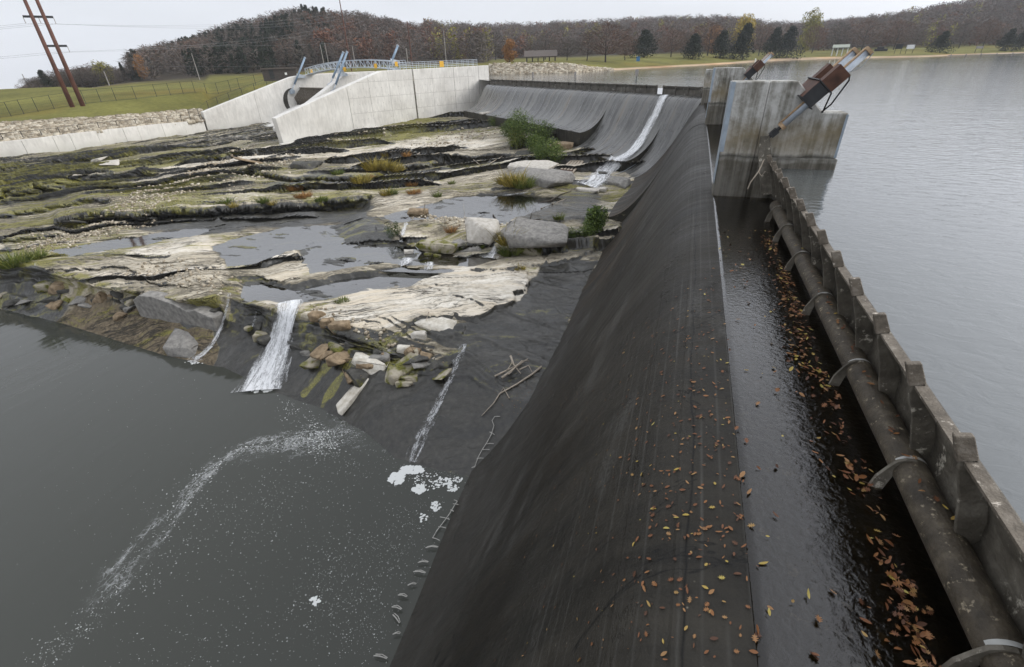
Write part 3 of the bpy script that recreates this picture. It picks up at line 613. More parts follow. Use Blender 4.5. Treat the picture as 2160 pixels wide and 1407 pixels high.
for pts, z, h, L in LEDGES:
    P = np.array([at(a, b, z) for a, b in pts]); LW.append((P[:, 0]/P[:, 1], P[:, 1], h, L))
POOLS = [([(440, 520), (600, 478), (790, 470), (842, 508), (900, 528), (1040, 548), (1000, 562), (900, 560), (800, 556), (660, 574), (625, 530), (560, 558), (480, 562)], -8.99),
         ([(500, 592), (545, 592), (620, 606), (850, 570), (905, 574), (950, 578), (860, 606), (760, 612), (690, 636), (620, 644), (520, 628)], -9.19),
         ([(870, 442), (960, 414), (1100, 408), (1190, 420), (1150, 452), (1060, 474), (960, 458), (830, 470), (810, 455)], -8.42),
         ([(110, 528), (330, 492), (470, 474), (420, 496), (300, 516), (150, 540)], -9.06)]
PLATES = [([(650, 660), (760, 608), (880, 578), (985, 560), (1110, 578), (1114, 602), (1080, 645), (1000, 674), (890, 668), (820, 700), (735, 700)], -9.2, .22), ([(540, 585), (556, 545), (640, 520), (664, 560), (612, 602)], -9.1, .16), ([(985, 575), (1050, 550), (1145, 543), (1152, 558), (1080, 578)], -9., .18),
          ([(1062, 524), (1180, 530), (1310, 512), (1310, 462), (1150, 450), (1060, 488)], -8.7, .75), ([(905, 700), (960, 672), (1000, 690), (940, 712)], -9.5, .2), ([(1150, 560), (1250, 538), (1260, 520), (1160, 535)], -9., .2)]
def inpoly(x, y, P):
    c = np.zeros(np.shape(x), bool); n = len(P); j = n-1
    for i in range(n):
        xi, yi = P[i][:2]; xj, yj = P[j][:2]
        c ^= ((yi > y) != (yj > y)) & (x < (xj-xi)*(y-yi)/(yj-yi+1e-12)+xi); j = i
    return c
def polydist(x, y, P):
    d = np.full(np.shape(x), 1e9); n = len(P)
    for i in range(n):
        a = np.array(P[i][:2]); b = np.array(P[(i+1) % n][:2]); ab = b-a
        t = np.clip(((x-a[0])*ab[0]+(y-a[1])*ab[1])/(ab@ab), 0, 1); d = np.minimum(d, np.hypot(x-a[0]-t*ab[0], y-a[1]-t*ab[1]))
    return np.where(inpoly(x, y, P), d, -d)
PLW = [(np.array([at(a, b, z)[:2] for a, b in pts]), hh) for pts, z, hh in PLATES]
PW = [(np.array([at(a, b, z)[:2] for a, b in pts]), z) for pts, z in POOLS]
def bed_uv(x, y):
    xl = np.minimum(x+45, 0); g = .45*x-.5*.05*xl**2
    return x*.9+y*.4*sstep(-40, -80, x), (y-g)+6.4*fbm(x*.05, y*.10, 4, 201)+1.3*fbm(x*.33, y*.5, 4, 205)
def beds(x, y):
    q = bed_uv(x, y)[1]/4.3; i = np.floor(q); f = q-i; ii = i.astype(np.int64); rw = np.clip(.0029*y, .05, .22)
    hs = _h(ii, ii*0+3, 77); mask = .10+.90*sstep(22, 34, y-(x+12)*.45); A_ = .78*(.2+hs)*sstep(.40, .62, vnoise(x*.10+i*7.7, y*.06+i*3.1, 207))*np.clip(y/36, .6, 1.6)*mask
    h = A_*np.where(f < rw, sstep(0, 1, f/rw), 1-(f-rw)/(1-rw))-.3*A_
    return h, i, f/rw, A_
def rock_h(x, y, ovh=None):
    u = x/y; h = base_h(x, y); sc = np.clip(y/30, .6, 2.2)
    smooth = np.ones_like(h)
    for lu, ly, hh, L in LW:
        yl = np.interp(u, lu, ly)*(1+.05*fbm(u*14/ (1+0*u), hh*31+0*u, 4, 11)+.008*fbm(u*45, hh*7+0*u, 2, 12)); d = y-yl
        wg = sstep(lu[0]-.02, lu[0]+.06, u)*(1-sstep(lu[-1]-.05, lu[-1]+.02, u))
        hh = hh*1.35
        if ovh is not None: ovh += wg*hh*np.where(d > 0, -.75*np.exp(-d/(.03*y)), .38*np.exp(d/(.012*y)))
        saw = np.where(d > 0, .5*np.exp(-d/L), -.5*np.exp(d/L)); blend = np.clip(d/(.009*y), -1, 1); blend = 1.5*blend-.5*blend**3
        h = h+wg*hh*np.where(abs(d) < .009*y, .5*blend, saw)
    # bedding: thin stepped layers
    t = fbm(x*.10+y*.03, y*.26, 5, 21)*1.5; st = .11; q = t/st; fq = np.floor(q); t2 = (fq+sstep(.78, 1., q-fq))*st
    h = h+.75*(t2-.35*t)
    h = h+.16*fbm(x*.8, y*1.1, 4, 31)+.07*fbm(x*3, y*4, 3, 41)
    for P, hh in PLW:
        d = polydist(x, y, P)+.9*fbm(x*.7, y*.9, 4, 55)+.12*fbm(x*4, y*4, 2, 56); h = h+hh*sstep(-.06, .10, d)*(.75+.5*vnoise(x*.3, y*.3, 57))
    if ovh is not None:
        _h0, _i, _f, _A = beds(x, y); ovh += np.minimum(_A, .8)*1.0*np.where(_f > 1, -np.exp(-(_f-1)/1.2), .45*np.clip(_f, 0, 1))*sstep(13, 20, y)
    h = h+beds(x, y)[0]*sstep(13, 20, y)*(1-.8*sstep(52, 66, y+.0*x)*sstep(-60, -75, x))
    for P, z in PW:
        d = polydist(x, y, P)+.9*fbm(x*.45, y*.7, 4, 51); near = sstep(-4.5, -1.5, d); h = h+near*(np.maximum(h, z+.03+.07*np.clip(-d, 0, 1.5)+.04*fbm(x*2, y*3, 3, 52))-h)
        m = sstep(-.25, .35, d); h = h*(1-m)+m*(z-.07+.24*fbm(x*.5, y*1.2, 5, 61, .62)*2)
    return h
nyr, nxc = 430, 1000
yy = np.r_[np.linspace(9.5, 12.5, 16, endpoint=False), np.linspace(12.5, 24., 210, endpoint=False), 24*(121/24)**np.linspace(0, 1, 420)]; nyr = len(yy); uu = np.r_[np.linspace(-3.4, -2.2, 120, endpoint=False), np.linspace(-2.2, -.03, nxc-120)]
U, Yg = np.meshgrid(uu, yy); Xg = U*Yg
OV = np.zeros_like(Xg); Hs = rock_h(Xg, Yg, OV)
Ys, Ya, Za, Ye = front(U)
jit = .42*fbm(Xg*.45, Yg*.15, 4, 71)+.06*fbm(Xg*2., Yg*.5, 3, 72)
jw = sstep(Ys, Ya, Yg)
Yj = Yg+jit*2.0*jw
# shelf height at the edge
He = rock_h(U*Ye, Ye)
tcl = np.clip((Yj-Ya)/(Ye-Ya), 0, 1); _q = tcl*4+.9*fbm(Xg*.35, Yg*.4, 3, 73); _f = _q-np.floor(_q); tcl = np.where((tcl > 0) & (tcl < 1), np.clip((np.floor(_q)+sstep(.0, .42, _f)-.9*fbm(Xg*.35, Yg*.4, 3, 73))/4, 0, 1), tcl)
Hf = np.where(Yj < Ya, ZP+(Za-ZP)*(Yj-Ys)/(Ya-Ys), Za+(He-Za)*tcl)
rough_ap = sstep(-2.60, -2.25, U); 
Hf = Hf+np.where(Yj < Ya, .03*fbm(Xg*2, Yg*2, 3, 81)*2*(1+4*(1-sstep(-2.55, -2.35, U))), np.where(tcl < 1, .20*fbm(Xg*1.1, Yg*1.5, 4, 82)*np.sin(np.pi*tcl)**.5, 0))
Hr = np.where(Yj < Ye, np.minimum(Hf, He+.1), Hs)
Hr = np.maximum(Hr, ZP-1.5)
_lip = np.exp(-np.clip(Yj-Ye, 0, 9)/.35)*(Yj >= Ye); _wl = (1-sstep(-.85, -.6, U))*(1-sstep(-1.24, -1.18, U)*(1-sstep(-1.0, -.95, U)))*(1-sstep(-1.42, -1.37, U)*(1-sstep(-1.29, -1.25, U))); OV = np.where(Yj < Ye, np.where((tcl > 0) & (tcl < 1), .42*np.sin(np.pi*np.clip(tcl*1.15, 0, 1))-.45*tcl**4, 0)*_wl, OV-.45*_lip*_wl)
RVt = np.stack([Xg, Yg+OV, Hr], -1)
PX, PY = proj(RVt.reshape(-1, 3)); PX = PX.reshape(nyr, nxc); PY = PY.reshape(nyr, nxc)
# ---- stains, kinds of rock surface, and undercut shade painted on ledge faces
jx = 26*fbm(Xg*.35, Yg*.5, 4, 91)*2; jy = 14*fbm(Xg*.35+9, Yg*.5, 4, 92)*2; QX, QY = PX+jx, PY+jy
def pm(P, soft=10): return sstep(-soft, soft, polydist(QX, QY, np.array(P, float)))
wet = np.zeros_like(Hr); moss = np.zeros_like(Hr); pale = np.zeros_like(Hr); dirt = np.zeros_like(Hr)
def mxa(A, B): return np.maximum(A, B)
wide = fbm(Xg*.12, Yg*.22, 4, 95)
moss = .40+.6*wide
moss += .22*pm([(-50, 335), (200, 325), (330, 345), (480, 330), (480, 420), (330, 500), (200, 520), (0, 560), (-50, 560)], 30)
moss += .2*pm([(0, 500), (110, 500), (120, 640), (0, 650)], 14)+.22*pm([(700, 290), (900, 262), (930, 275), (880, 300), (720, 318)], 8)+.45*pm([(800, 272), (850, 252), (915, 250), (900, 268), (830, 278)], 4)
moss += .25*pm([(650, 640), (760, 610), (800, 612), (700, 650), (640, 668)], 6)+.15*pm([(640, 420), (790, 420), (780, 480), (640, 470)], 8)
apr = pm([(110, 690), (175, 622), (290, 640), (390, 690), (450, 700), (440, 775), (340, 760)], 4)
lc_ = pm([(110, 572), (300, 600), (480, 620), (480, 660), (290, 660), (180, 630), (110, 640)], 8); wet = wet
pale = .36+1.1*fbm(Xg*.10+3, Yg*.25, 4, 96)
for P, a in (([(655, 662), (760, 612), (880, 580), (985, 560), (1110, 580), (1112, 602), (1078, 645), (1000, 672), (890, 664), (820, 696), (740, 694)], .92), ([(690, 335), (870, 300), (1020, 288), (1080, 305), (1095, 335), (900, 338), (760, 350)], .7),
             ([(380, 345), (560, 308), (610, 322), (450, 362), (280, 395), (300, 372)], .6), ([(120, 572), (300, 525), (430, 492), (475, 520), (490, 600), (430, 632), (300, 612)], .55), ([(540, 582), (560, 545), (640, 522), (660, 560), (610, 600)], .6),
             ([(650, 655), (690, 650), (760, 700), (740, 760), (690, 750)], .35), ([(980, 575), (1050, 552), (1140, 545), (1150, 556), (1080, 575)], .5), ([(790, 420), (900, 405), (860, 440), (810, 450)], .4)):
    k = pm(P, 8); pale = pale*(1-k*.7)+a*k; moss = moss*(1-.75*k)
wet = np.zeros_like(Hr)+.03+.5*fbm(Xg*.15+7, Yg*.3, 4, 97)
for P, a, sf in (([(900, 705), (1000, 672), (1080, 645), (1115, 603), (1150, 560), (1260, 540), (1180, 760), (1000, 1010), (800, 970), (740, 900), (640, 870), (470, 775), (500, 700), (640, 742), (740, 790), (860, 800), (960, 740)], 1.1, 6),
             ([(560, 388), (720, 350), (760, 362), (690, 382), (600, 410)], .7, 8), ([(220, 455), (560, 442), (785, 420), (790, 470), (600, 478), (430, 500), (300, 490)], .75, 10), ([(640, 668), (800, 700), (900, 730), (900, 800), (740, 792), (640, 745), (500, 690), (490, 635)], .85, 5),
             ([(0, 520), (60, 545), (120, 580), (290, 620), (300, 650), (150, 640), (110, 700), (0, 660)], .8, 6), ([(860, 520), (1060, 510), (1260, 470), (1290, 540), (1150, 548), (1000, 560)], .45, 10), ([(1050, 430), (1250, 400), (1290, 460), (1250, 475), (1100, 470)], .6, 12),
             ([(0, 415), (200, 380), (220, 395), (0, 440)], .6, 6), ([(1050, 330), (1220, 320), (1320, 390), (1200, 410), (1060, 400)], .35, 10), ([(990, 245), (1160, 300), (1060, 320), (940, 280)], .35, 8)):
    k = pm(P, sf); wet = mxa(wet, a*k); pale = pale*(1-.9*k*min(1, a)); moss = moss*(1-.45*k*min(1, a))
pale = pale*(1-lc_)+.5*lc_; wet = wet*(1-.7*lc_); moss = moss+.15*lc_
moss += .25*pm([(640, 670), (760, 700), (900, 740), (900, 800), (740, 795), (640, 750)], 6)
apn = (Yj < Ya+.1)*sstep(-2.2, -1.9, U)*(1-apr); wet = mxa(wet, 1.15*apn); moss = moss-.35*apn
for P, z in PW:
    k = sstep(-.3, .5, polydist(Xg, Yg, P)); wet = mxa(wet, .75*k); pale *= 1-.8*k; moss = moss*(1-.3*k)
dirt = mxa(dirt, apr); wet *= 1-.85*apr; pale = pale*(1-apr)+apr*(.35*sstep(.5, .62, vnoise(QX*.035+QY*.02, QX*0))); moss = moss*(1-.4*apr)
for (a, b, c_, d_, wdt) in ((690, 775, 640, 830, 11), (722, 790, 680, 855, 11)):
    t = np.clip(((PX-a)*(c_-a)+(PY-b)*(d_-b))/((c_-a)**2+(d_-b)**2), 0, 1); dd = np.hypot(PX-a-t*(c_-a), PY-b-t*(d_-b)); moss += .8*(1-sstep(wdt*.4, wdt, dd+16*fbm(Xg*1.6, Yg*1.6, 4, 98)))
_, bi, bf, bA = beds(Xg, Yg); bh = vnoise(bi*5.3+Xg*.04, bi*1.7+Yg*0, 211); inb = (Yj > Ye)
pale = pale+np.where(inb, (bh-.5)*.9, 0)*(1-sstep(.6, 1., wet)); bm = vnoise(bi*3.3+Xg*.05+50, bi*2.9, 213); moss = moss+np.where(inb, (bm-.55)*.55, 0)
bf = bf+0; ris = np.where(inb, (bf < 1.15)*sstep(.09, .2, bA), 0.); wet = mxa(wet, 1.1*ris); pale = pale*(1-.9*ris); moss = moss-.15*ris  # risers near black: damp rock plus painted shade of the undercut
rim = np.where(inb, ((bf > 1.15) & (bf < 2.6))*sstep(.08, .2, bA), 0.); pale = pale+.3*rim*(1-wet)
# steep bedding faces stay damp and mossy, with undercut shade painted in
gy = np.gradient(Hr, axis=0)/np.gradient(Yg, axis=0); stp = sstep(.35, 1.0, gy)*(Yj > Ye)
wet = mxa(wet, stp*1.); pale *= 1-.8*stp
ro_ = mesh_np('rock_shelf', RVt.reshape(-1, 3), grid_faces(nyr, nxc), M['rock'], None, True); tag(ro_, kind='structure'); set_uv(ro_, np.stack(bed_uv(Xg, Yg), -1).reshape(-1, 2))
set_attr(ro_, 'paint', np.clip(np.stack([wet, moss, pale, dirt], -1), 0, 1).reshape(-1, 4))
for P, z in PW:
    Pb = []
    for k_ in range(len(P)):
        e0 = P[k_]-P[k_-1]; e1 = P[(k_+1) % len(P)]-P[k_]; ar = 1 if np.cross(P[1:]-P[0], np.roll(P[1:], -1, 0)-P[0])[:-1].sum() > 0 else -1
        kx = 0
        nn_ = np.array([e0[1], -e0[0]])/np.linalg.norm(e0)+np.array([e1[1], -e1[0]])/np.linalg.norm(e1); nn_ /= np.linalg.norm(nn_)+1e-9; v_ = P[k_]+nn_*ar*1.3; ye_ = front(v_[0]/v_[1])[3]+.12; Pb.append(v_ if v_[1] > ye_ else v_*(max(ye_, P[k_][1]*0)/v_[1]))
    flat('rock_pool', Pb, z, M['film'])
from mathutils.bvhtree import BVHTree
BV.append((RVt.reshape(-1, 3), grid_faces(nyr, nxc)))
_bv = []
for V_, F_ in BV: _bv.append(BVHTree.FromPolygons([tuple(v) for v in V_.tolist()], F_.tolist()))
def hit(px, py, zmin=ZP):
    d = Vector(ray(px, py)).normalized(); best = None
    for b in _bv:
        r = b.ray_cast(Vector(CAM), d)
        if r[0] is not None and (best is None or r[3] < best[3]): best = r
    if best is None or best[0].z < zmin: return at(px, py, zmin), np.array([0, 0, 1.])
    n = np.array(best[1]); n = n if n[2] >= 0 else -n
    return np.array(best[0]), n
def down(x, y):
    r = _bv[-1].ray_cast(Vector((x, y, 5)), Vector((0, 0, -1))); return r[0].z if r[0] else ZP
#PART3
# ================================================================== LAKE GATE (ribbed leaf on a torque tube)
def make_gate(y0, y1, label, detail=True):
    t = thing('lake_gate', label, 'gate', (2.55, (y0+y1)/2, -.93))
    pc = [(2.42, -.02), (2.475, -.10), (2.56, -.24), (2.655, -.42), (2.72, -.60), (2.755, -.80), (2.73, -1.02)]
    ysg = np.linspace(y0, y1, 2)
    V = []; 
    for y in ysg:
        for x, z in pc: V.append((x, y, z))
        for x, z in pc[::-1]: V.append((x+.025, y, z))
    n = 2*len(pc); mb = MB(); mb.add(V, [(i, (i+1) % n, n+(i+1) % n, n+i) for i in range(n)]); mb.build('gate_plate', M['leafm'], t)
    mb = MB(); mb.tube([(2.55, y, -.93+.004*math.sin(y*3)) for y in np.arange(y0, min(y1, 14.6 if y1 < 20 else 99)+.01, .35)], .15, 20); mb.build('torque_tube', M['pipe'], t, True)
    rb = [(2.325, -.035), (2.335, -.12), (2.385, -.25), (2.445, -.40), (2.495, -.58), (2.55, -.76), (2.60, -.93), (2.66, -.97), (2.735, -.82), (2.705, -.6), (2.645, -.43), (2.55, -.25), (2.465, -.11), (2.42, -.035)]
    ks = [3.6+1.015*k for k in range(-8, 40) if y0+.1 < 3.6+1.015*k < y1-.1]
    r0 = l0 = c0 = None
    for i, y in enumerate(ks):
        if r0 is None:
            r0 = MB().prism(rb, (1, 0, 0), (0, 0, 1), (0, y-.02, 0), (0, .04, 0)).build('rib', M['leafm'], t); bevel(r0, .006)
            l0 = MB().prism([(2.20, .185), (2.315, .21), (2.425, -.005), (2.30, -.05)], (1, 0, 0), (0, 0, 1), (0, y-.03, 0), (0, .06, 0)).build('lug', M['cap'], t); bevel(l0, .008)
            q = MB(); q.prism([(2.335, -.03), (2.425, -.01), (2.435, -.045), (2.345, -.065)], (1, 0, 0), (0, 0, 1), (0, y+.034, 0), (0, .947, 0)); c0 = q.build('top_flange', M['cap'], t)
            yb = y
        else:
            for s_ in (r0, l0)+((c0,) if y < y1-.9 else ()):
                c = s_.copy(); COL.objects.link(c); c.parent = t; c.location = s_.location+Vector((0, y-yb, 0))
                if s_ is r0: c.rotation_euler = (0, 0, 0)
    br = [(2.27, -1.22), (2.295, -1.05), (2.36, -.90), (2.405, -.815), (2.47, -.775), (2.55, -.77), (2.55, -.95), (2.42, -1.0), (2.39, -1.22)]
    b0 = None
    for y in [y0+.4+k*1.88 for k in range(30)] if not detail else [-3.0, -1.15, .75, 2.62, 4.42, 6.26, 8.38, 10.42, 12.31, 13.96]:
        if y > y1: break
        if b0 is None:
            b0 = MB().prism(br, (1, 0, 0), (0, 0, 1), (0, y-.018, 0), (0, .036, 0)).build('bracket', M['leafm'], t); yb2 = y
            ring = [(2.55+.156*math.cos(a), -.93+.156*math.sin(a)) for a in np.linspace(.5, 2.6, 14)]; ri = [(2.55+.149*math.cos(a), -.93+.149*math.sin(a)) for a in np.linspace(.5, 2.6, 14)]
            mbb = MB(); V = [(x, y+.028, z) for x, z in ring]+[(x, y+.068, z) for x, z in ring]; mbb.add(V, [(i, i+1, 15+i, 14+i) for i in range(13)]); w0 = mbb.build('clamp_band', M['band'], t, True)
        else:
            for s_ in (b0, w0):
                c = s_.copy(); COL.objects.link(c); c.parent = t; c.location = s_.location+Vector((0, y-yb2, 0))
    return t
make_gate(-5, 16.55, 'long encrusted ribbed gate leaf and round tube holding back the lake beside the leafy crest')
make_gate(17.6, 35.9, 'second ribbed lake gate between the two stained concrete piers', False)
# stick caught at the gate end
t = MB(); P = [atY(*p, 14.9) for p in [(1577, 399), (1583, 385), (1600, 362), (1612, 336)]]; t.tube(P, [.018, .02, .02, .012], 5); t.tube([atY(1600, 362, 14.9), atY(1606, 371, 14.9), atY(1614, 362, 14.8)], .012, 5)
tag(t.build('stick', M['wood']), 'bare forked stick leaning where the ribbed gate meets the pier', 'stick')

# ================================================================== PIERS
def make_pier(y, label):
    t = thing('gate_pier', label, 'pier', (2.5, y+.45, ZC))
    b = MB().prism([(1.0, -2), (1.0, 2.04), (1.985, 2.035), (1.985, -2)], (1, 0, 0), (0, 0, 1), (0, y, 0), (0, .9, 0)).build('pier_body', M['oldc'], t); bevel(b, .03)
    b = MB().prism([(1.99, -2), (1.99, 2.03), (2.72, 2.02), (3.46, 1.27), (3.52, 1.225), (4.15, 1.21), (4.16, -2.5)], (1, 0, 0), (0, 0, 1), (0, y+.06, 0), (0, .84, 0)).build('pier_body', M['oldc'], t); bevel(b, .03)
    b = MB().box((3.17, y+.45, -1.25), (2.06, .96, 2.5)).build('plinth', M['oldc'], t); bevel(b, .03)
    MB().box((1.045, y-.004, 1.08), (.11, .012, 1.9)).build('edge_plate', M['edge'], t); MB().box((4.13, y+.052, .6), (.06, .02, 1.15)).build('edge_plate', M['edge'], t)
    MB().box((.992, y+.45, .6), (.012, .9, 2.85)).build('edge_plate', M['edge'], t)
    return t
def make_actuator(y, label):
    """two weathered cylinders, one either side of the pier, in rusty steel housings"""
    t = thing('gate_actuator', label, 'hydraulic cylinder', (3.1, y+.45, 1.5))
    o = np.array([2.50, 0, .87]); e = np.array([.664, 0, .747]); p = np.array([-.747, 0, .664]); ey = np.array([0, 1., 0]); ax = [e, ey, p]
    b = MB().box(o+e*1.04+p*.09+ey*(y+.45), (.52, 1.62, .40), ax).build('housing', M['rust'], t); bevel(b, .01)
    MB().box(o+e*1.04+p*.09+ey*(y-.365), (.50, .012, .38), ax).build('side_plate', M['dark'], t)
    for a in (.775, 1.31): MB().box(o+e*a+p*.09+ey*(y+.45), (.025, 1.72, .5), ax).build('flange', M['dark'], t)
    for yy_ in (y-.17, y+1.07):
        bb = MB(); c = o+e*1.58+p*.06+ey*yy_
        bb.box(c+p*.19, (.52, .42, .02), ax); bb.box(c-p*.19, (.52, .42, .02), ax); bb.box(c-ey*.2, (.52, .02, .38), ax); bb.box(c+ey*.2, (.52, .02, .38), ax); bb.box(c+e*.25, (.02, .42, .40), ax); bb.build('cylinder_housing', M['rust'], t)
        cy = MB(); cy.tube([o+e*.05+ey*yy_, o+e*2.42+ey*yy_], .085, 14); cy.build('cylinder', M['cyl'], t, True)
        MB().tube([o+e*.02+p*.10+ey*yy_, o+e*2.46+p*.10+ey*yy_], .036, 8).build('side_tube', M['tan'], t, True)
        MB().tube([o+e*2.40+ey*yy_, o+e*2.48+ey*yy_], .125, 12).build('end_cap', M['tan'], t); MB().tube([o-e*.02+ey*yy_, o+e*.08+ey*yy_], .12, 12).build('end_cap', M['tan'], t)
        r = MB(); r.tube([o-e*.5+ey*yy_, o+ey*yy_], .05, 8); r.box(o-e*.22+ey*yy_, (.22, .16, .16), ax); r.build('rod', M['dark'], t)
        lv = MB(); lv.prism([(2.02, .62), (2.26, .62), (2.36, .3), (2.75, -1.0), (2.4, -1.1), (2.06, .1)], (1, 0, 0), (0, 0, 1), (0, yy_-.05, 0), (0, .1, 0)); lv.build('lever', M['leafm'], t)
    hs = MB(); k = o+e*1.84-p*.14+ey*(y-.25); hs.tube([k, k+np.array([.02, 0, -.12]), np.array([3.62, y-.1, 1.45]), np.array([3.45, y+.1, 1.2])], .022, 6)
    hs.tube([o+e*1.32-p*.2+ey*(y-.2), np.array([3.5, y+.1, 1.2])], .022, 6); hs.build('pipe_leg', M['blk'], t)
    hp = MB(); hp.tube([o+e*1.85-p*.05+ey*(y-.3), o+e*2.1-p*.16+ey*(y-.33), o+e*2.46-p*.1+ey*(y-.25)], .012, 5); hp.build('hose', M['wire'], t)
    return t
pr1 = make_pier(16.6, 'large near concrete pier with stained face standing between lake and spillway'); ac1 = make_actuator(16.6, 'twin grey cylinders in big rusty steel housings on the near pier')
pr2 = copy_tree(pr1); pr2.location.y += 19.4; pr2.location.x -= .05; tag(pr2, 'second concrete pier, half hidden behind the near one')
ac2 = copy_tree(ac1); ac2.location.y += 19.4; ac2.location.x -= .05; tag(ac2, 'smaller looking dark cylinder and housing on the farther pier')
pr1['group'] = pr2['group'] = 'piers between the lake gates'; ac1['group'] = ac2['group'] = 'gate cylinders on the piers'
b = MB().box((1.75, 54.2, -.4), (2.0, 1.3, 4.0)).build('abutment', M['oldc']); bevel(b, .04); tag(b, 'squat concrete end pier beside the timber boards, behind the second pier', 'pier')

# ================================================================== FLASHBOARDS ON THE FAR CREST
fb = thing('flashboard_wall', 'long row of dark timber boards along the far crest, broken by one gap', 'timber wall', FP(DLEN/2, -.2, ZF))
tg = float((at(1417, 196, ZF)-DC) @ DT); PWD = 1.9
p0 = None
def fpanel(t0, wd):
    f = lambda t, r, z: FP(t, r, ZF+z)
    m_ = MB(); a, b_ = f(t0+.03, -.20, .22), f(t0+wd-.03, -.20, .22); m_.beam(a, b_, .10, .60); m_.beam(f(t0+.03, -.2, .80), f(t0+wd-.03, -.2, .80), .16, .10); m_.beam(f(t0+.03, -.26, .62), f(t0+wd-.03, -.26, .62), .05, .24)
    return m_
def fpost(t0):
    return MB().beam(FP(t0, -.17, ZF-.02), FP(t0, -.17, ZF+.9), .13, .16, up=DT)
tpos = [x for x in np.arange(.5, tg-.9, PWD)]+[x for x in np.arange(tg+.2, DLEN-.3, PWD)]
for x in tpos:
    wd = PWD if not (x < tg < x+PWD+.3) else max(.3, tg-.45-x)
    if p0 is None: p0 = fpanel(x, PWD).build('board', M['board'], fb); q0 = fpost(x).build('post', M['board'], fb); x0 = x
    else:
        if wd == PWD or x+PWD < tg:
            c = p0.copy(); COL.objects.link(c); c.parent = fb; c.location = p0.location+Vector(DT*(x-x0)); c.rotation_euler = (0, 0, 0)
        c = q0.copy(); COL.objects.link(c); c.parent = fb; c.location = q0.location+Vector(DT*(x-x0))

# ================================================================== NEW GATE STRUCTURE
def swall(name, poly, o0, thick, label, cat='wall', mat='newc', joints=()):
    t = thing(name, label, cat, S(poly[0][0], o0+thick/2, poly[0][1]))
    b = MB().prism(poly, _u, UZ, S(0, o0, 0), _n*thick).build('wall_body', M[mat], t); bevel(b, .05)
    for s0, z0, z1, wd in joints: MB().box(S(s0, o0-.012, (z0+z1)/2), (wd, .03, z1-z0), [_u, _n, UZ]).build('joint', M['oldc'] if wd > .2 else M['greypole'], t)
    return t
M['tie'] = simple('tie_hole', (.16, .15, .14), .9, .1, 2)
rw = swall('training_wall', [(0, -9.5), (-.35, -3.9), (20, 2.0), (46.2, 2.25), (46.2, -9.5)], 0, 1.6, 'nearest tall pale concrete wall with a long sloping top, carrying a railing', joints=[(26.6, -6.6, 2.1, .3), (12.7, -8, -.4, .05), (36.5, -6.4, 2.2, .05), (43.2, -3, 2.2, .06)])
tm = MB()
for s0 in np.arange(13.4, 43, 1.22):
    for z0 in np.arange(-6.6, 2, 1.2):
        if z0 < np.interp(s0, [0, 20], [-3.9, 2.])-.3 and z0 > np.interp(s0, [12, 26, 43], [-7.2, -6., -2.5]): tm.box(S(s0, -.004, z0), (.07, .02, .07), [_u, _n, UZ])
o = tm.build('tie_hole', M['tie'], rw); o['kind'] = 'stuff'
for z0 in (-4.4, -2., .4):
    s_a = max(12.8, np.interp(z0, [-3.9, 2], [0, 20])); MB().box(S((s_a+42)/2, -.006, z0), (42-s_a, .012, .035), [_u, _n, UZ]).build('lift_joint', M['greypole'], rw)
for s0 in (17, 21.2, 31, 40.2): MB().box(S(s0, -.006, -2.2), (.035, .012, np.interp(s0, [0, 20], [-3.9, 2])+1.9+4), [_u, _n, UZ]).build('form_joint', M['greypole'], rw)
q = MB().prism([(-1, -9.2), (-.8, -7.55), (12.5, -7.35), (13.5, -6.95), (17.5, -6.85), (17.5, -9.2)], _u, UZ, S(0, -.9, 0), _n*.88).build('footing', M['newc'], rw)
mw = swall('training_wall', [(6, -9.5), (6, -7), (21.9, 1.24), (25.5, 1.55), (25.5, -9.5)], 17.2, 1.7, 'middle pale concrete pier between the two gate bays, mostly hidden')
lw = swall('training_wall', [(-.6, -9.5), (-.4, -4.4), (19.5, 1.2), (22.4, 1.5), (41, 1.7), (41, -9.5)], 36.1, 1.6, 'farthest pale concrete wall with sloping top, next to the grass bank', joints=[(10.5, -7.4, -1.6, .05), (30, -3, 1.5, .05)])
for q in (rw, mw, lw): q['group'] = 'concrete walls of the gate structure'
# curved seal plate, gates and crest in the two bays
for o0, o1, lab in ((18.9, 36.1, 'dark steel gate leaf with a slotted top between middle pier and far wall'), (1.6, 17.2, 'steel gate leaf in the bay behind the nearest pale wall')):
    t = thing('bay_gate', lab, 'gate', S(23, (o0+o1)/2, -4.5))
    MB().prism([(19.2, -4.4), (21.0, -1.2), (21.3, -1.1), (20.2, -4.5)], _u, UZ, S(0, o0+.1, 0), _n*(o1-o0-.2)).build('gate_plate', M['board'], t)
    m_ = MB()
    for k in np.arange(o0+.6, o1-.3, 1.05): m_.prism([(19.2, -4.4), (18.7, -2.9), (20.7, -1.0), (21.2, -1.1)], _u, UZ, S(0, k, 0), _n*.08)
    m_.build('rib', M['cap'], t)['kind'] = 'stuff'
    MB().box(S(20.9, (o0+o1)/2, -1.02), (.5, o1-o0-.3, .16), [_u, _n, UZ]).build('top_beam', M['cap'], t)
    MB().prism([(22, -9.5), (22, -4.3), (19, -4.4), (16, -5.4), (12, -7.2), (7, -7.85), (7, -9.5)], _u, UZ, S(0, o0, 0), _n*(o1-o0)).build('bay_crest', M['newc'], t)
a = np.linspace(0, math.pi, 16); pts = [(18.9-2.5*math.sin(x), -3.7+2.7*math.cos(x)) for x in a]+[(18.9-1.5*math.sin(x), -3.7+2.5*math.cos(x)) for x in a[::-1]]
tag(MB().prism(pts, _u, UZ, S(0, 36.04, 0), _n*.05).build('seal_plate', M['endwall']), 'dark curved steel seal plate fixed to the far sloping wall', 'plate')
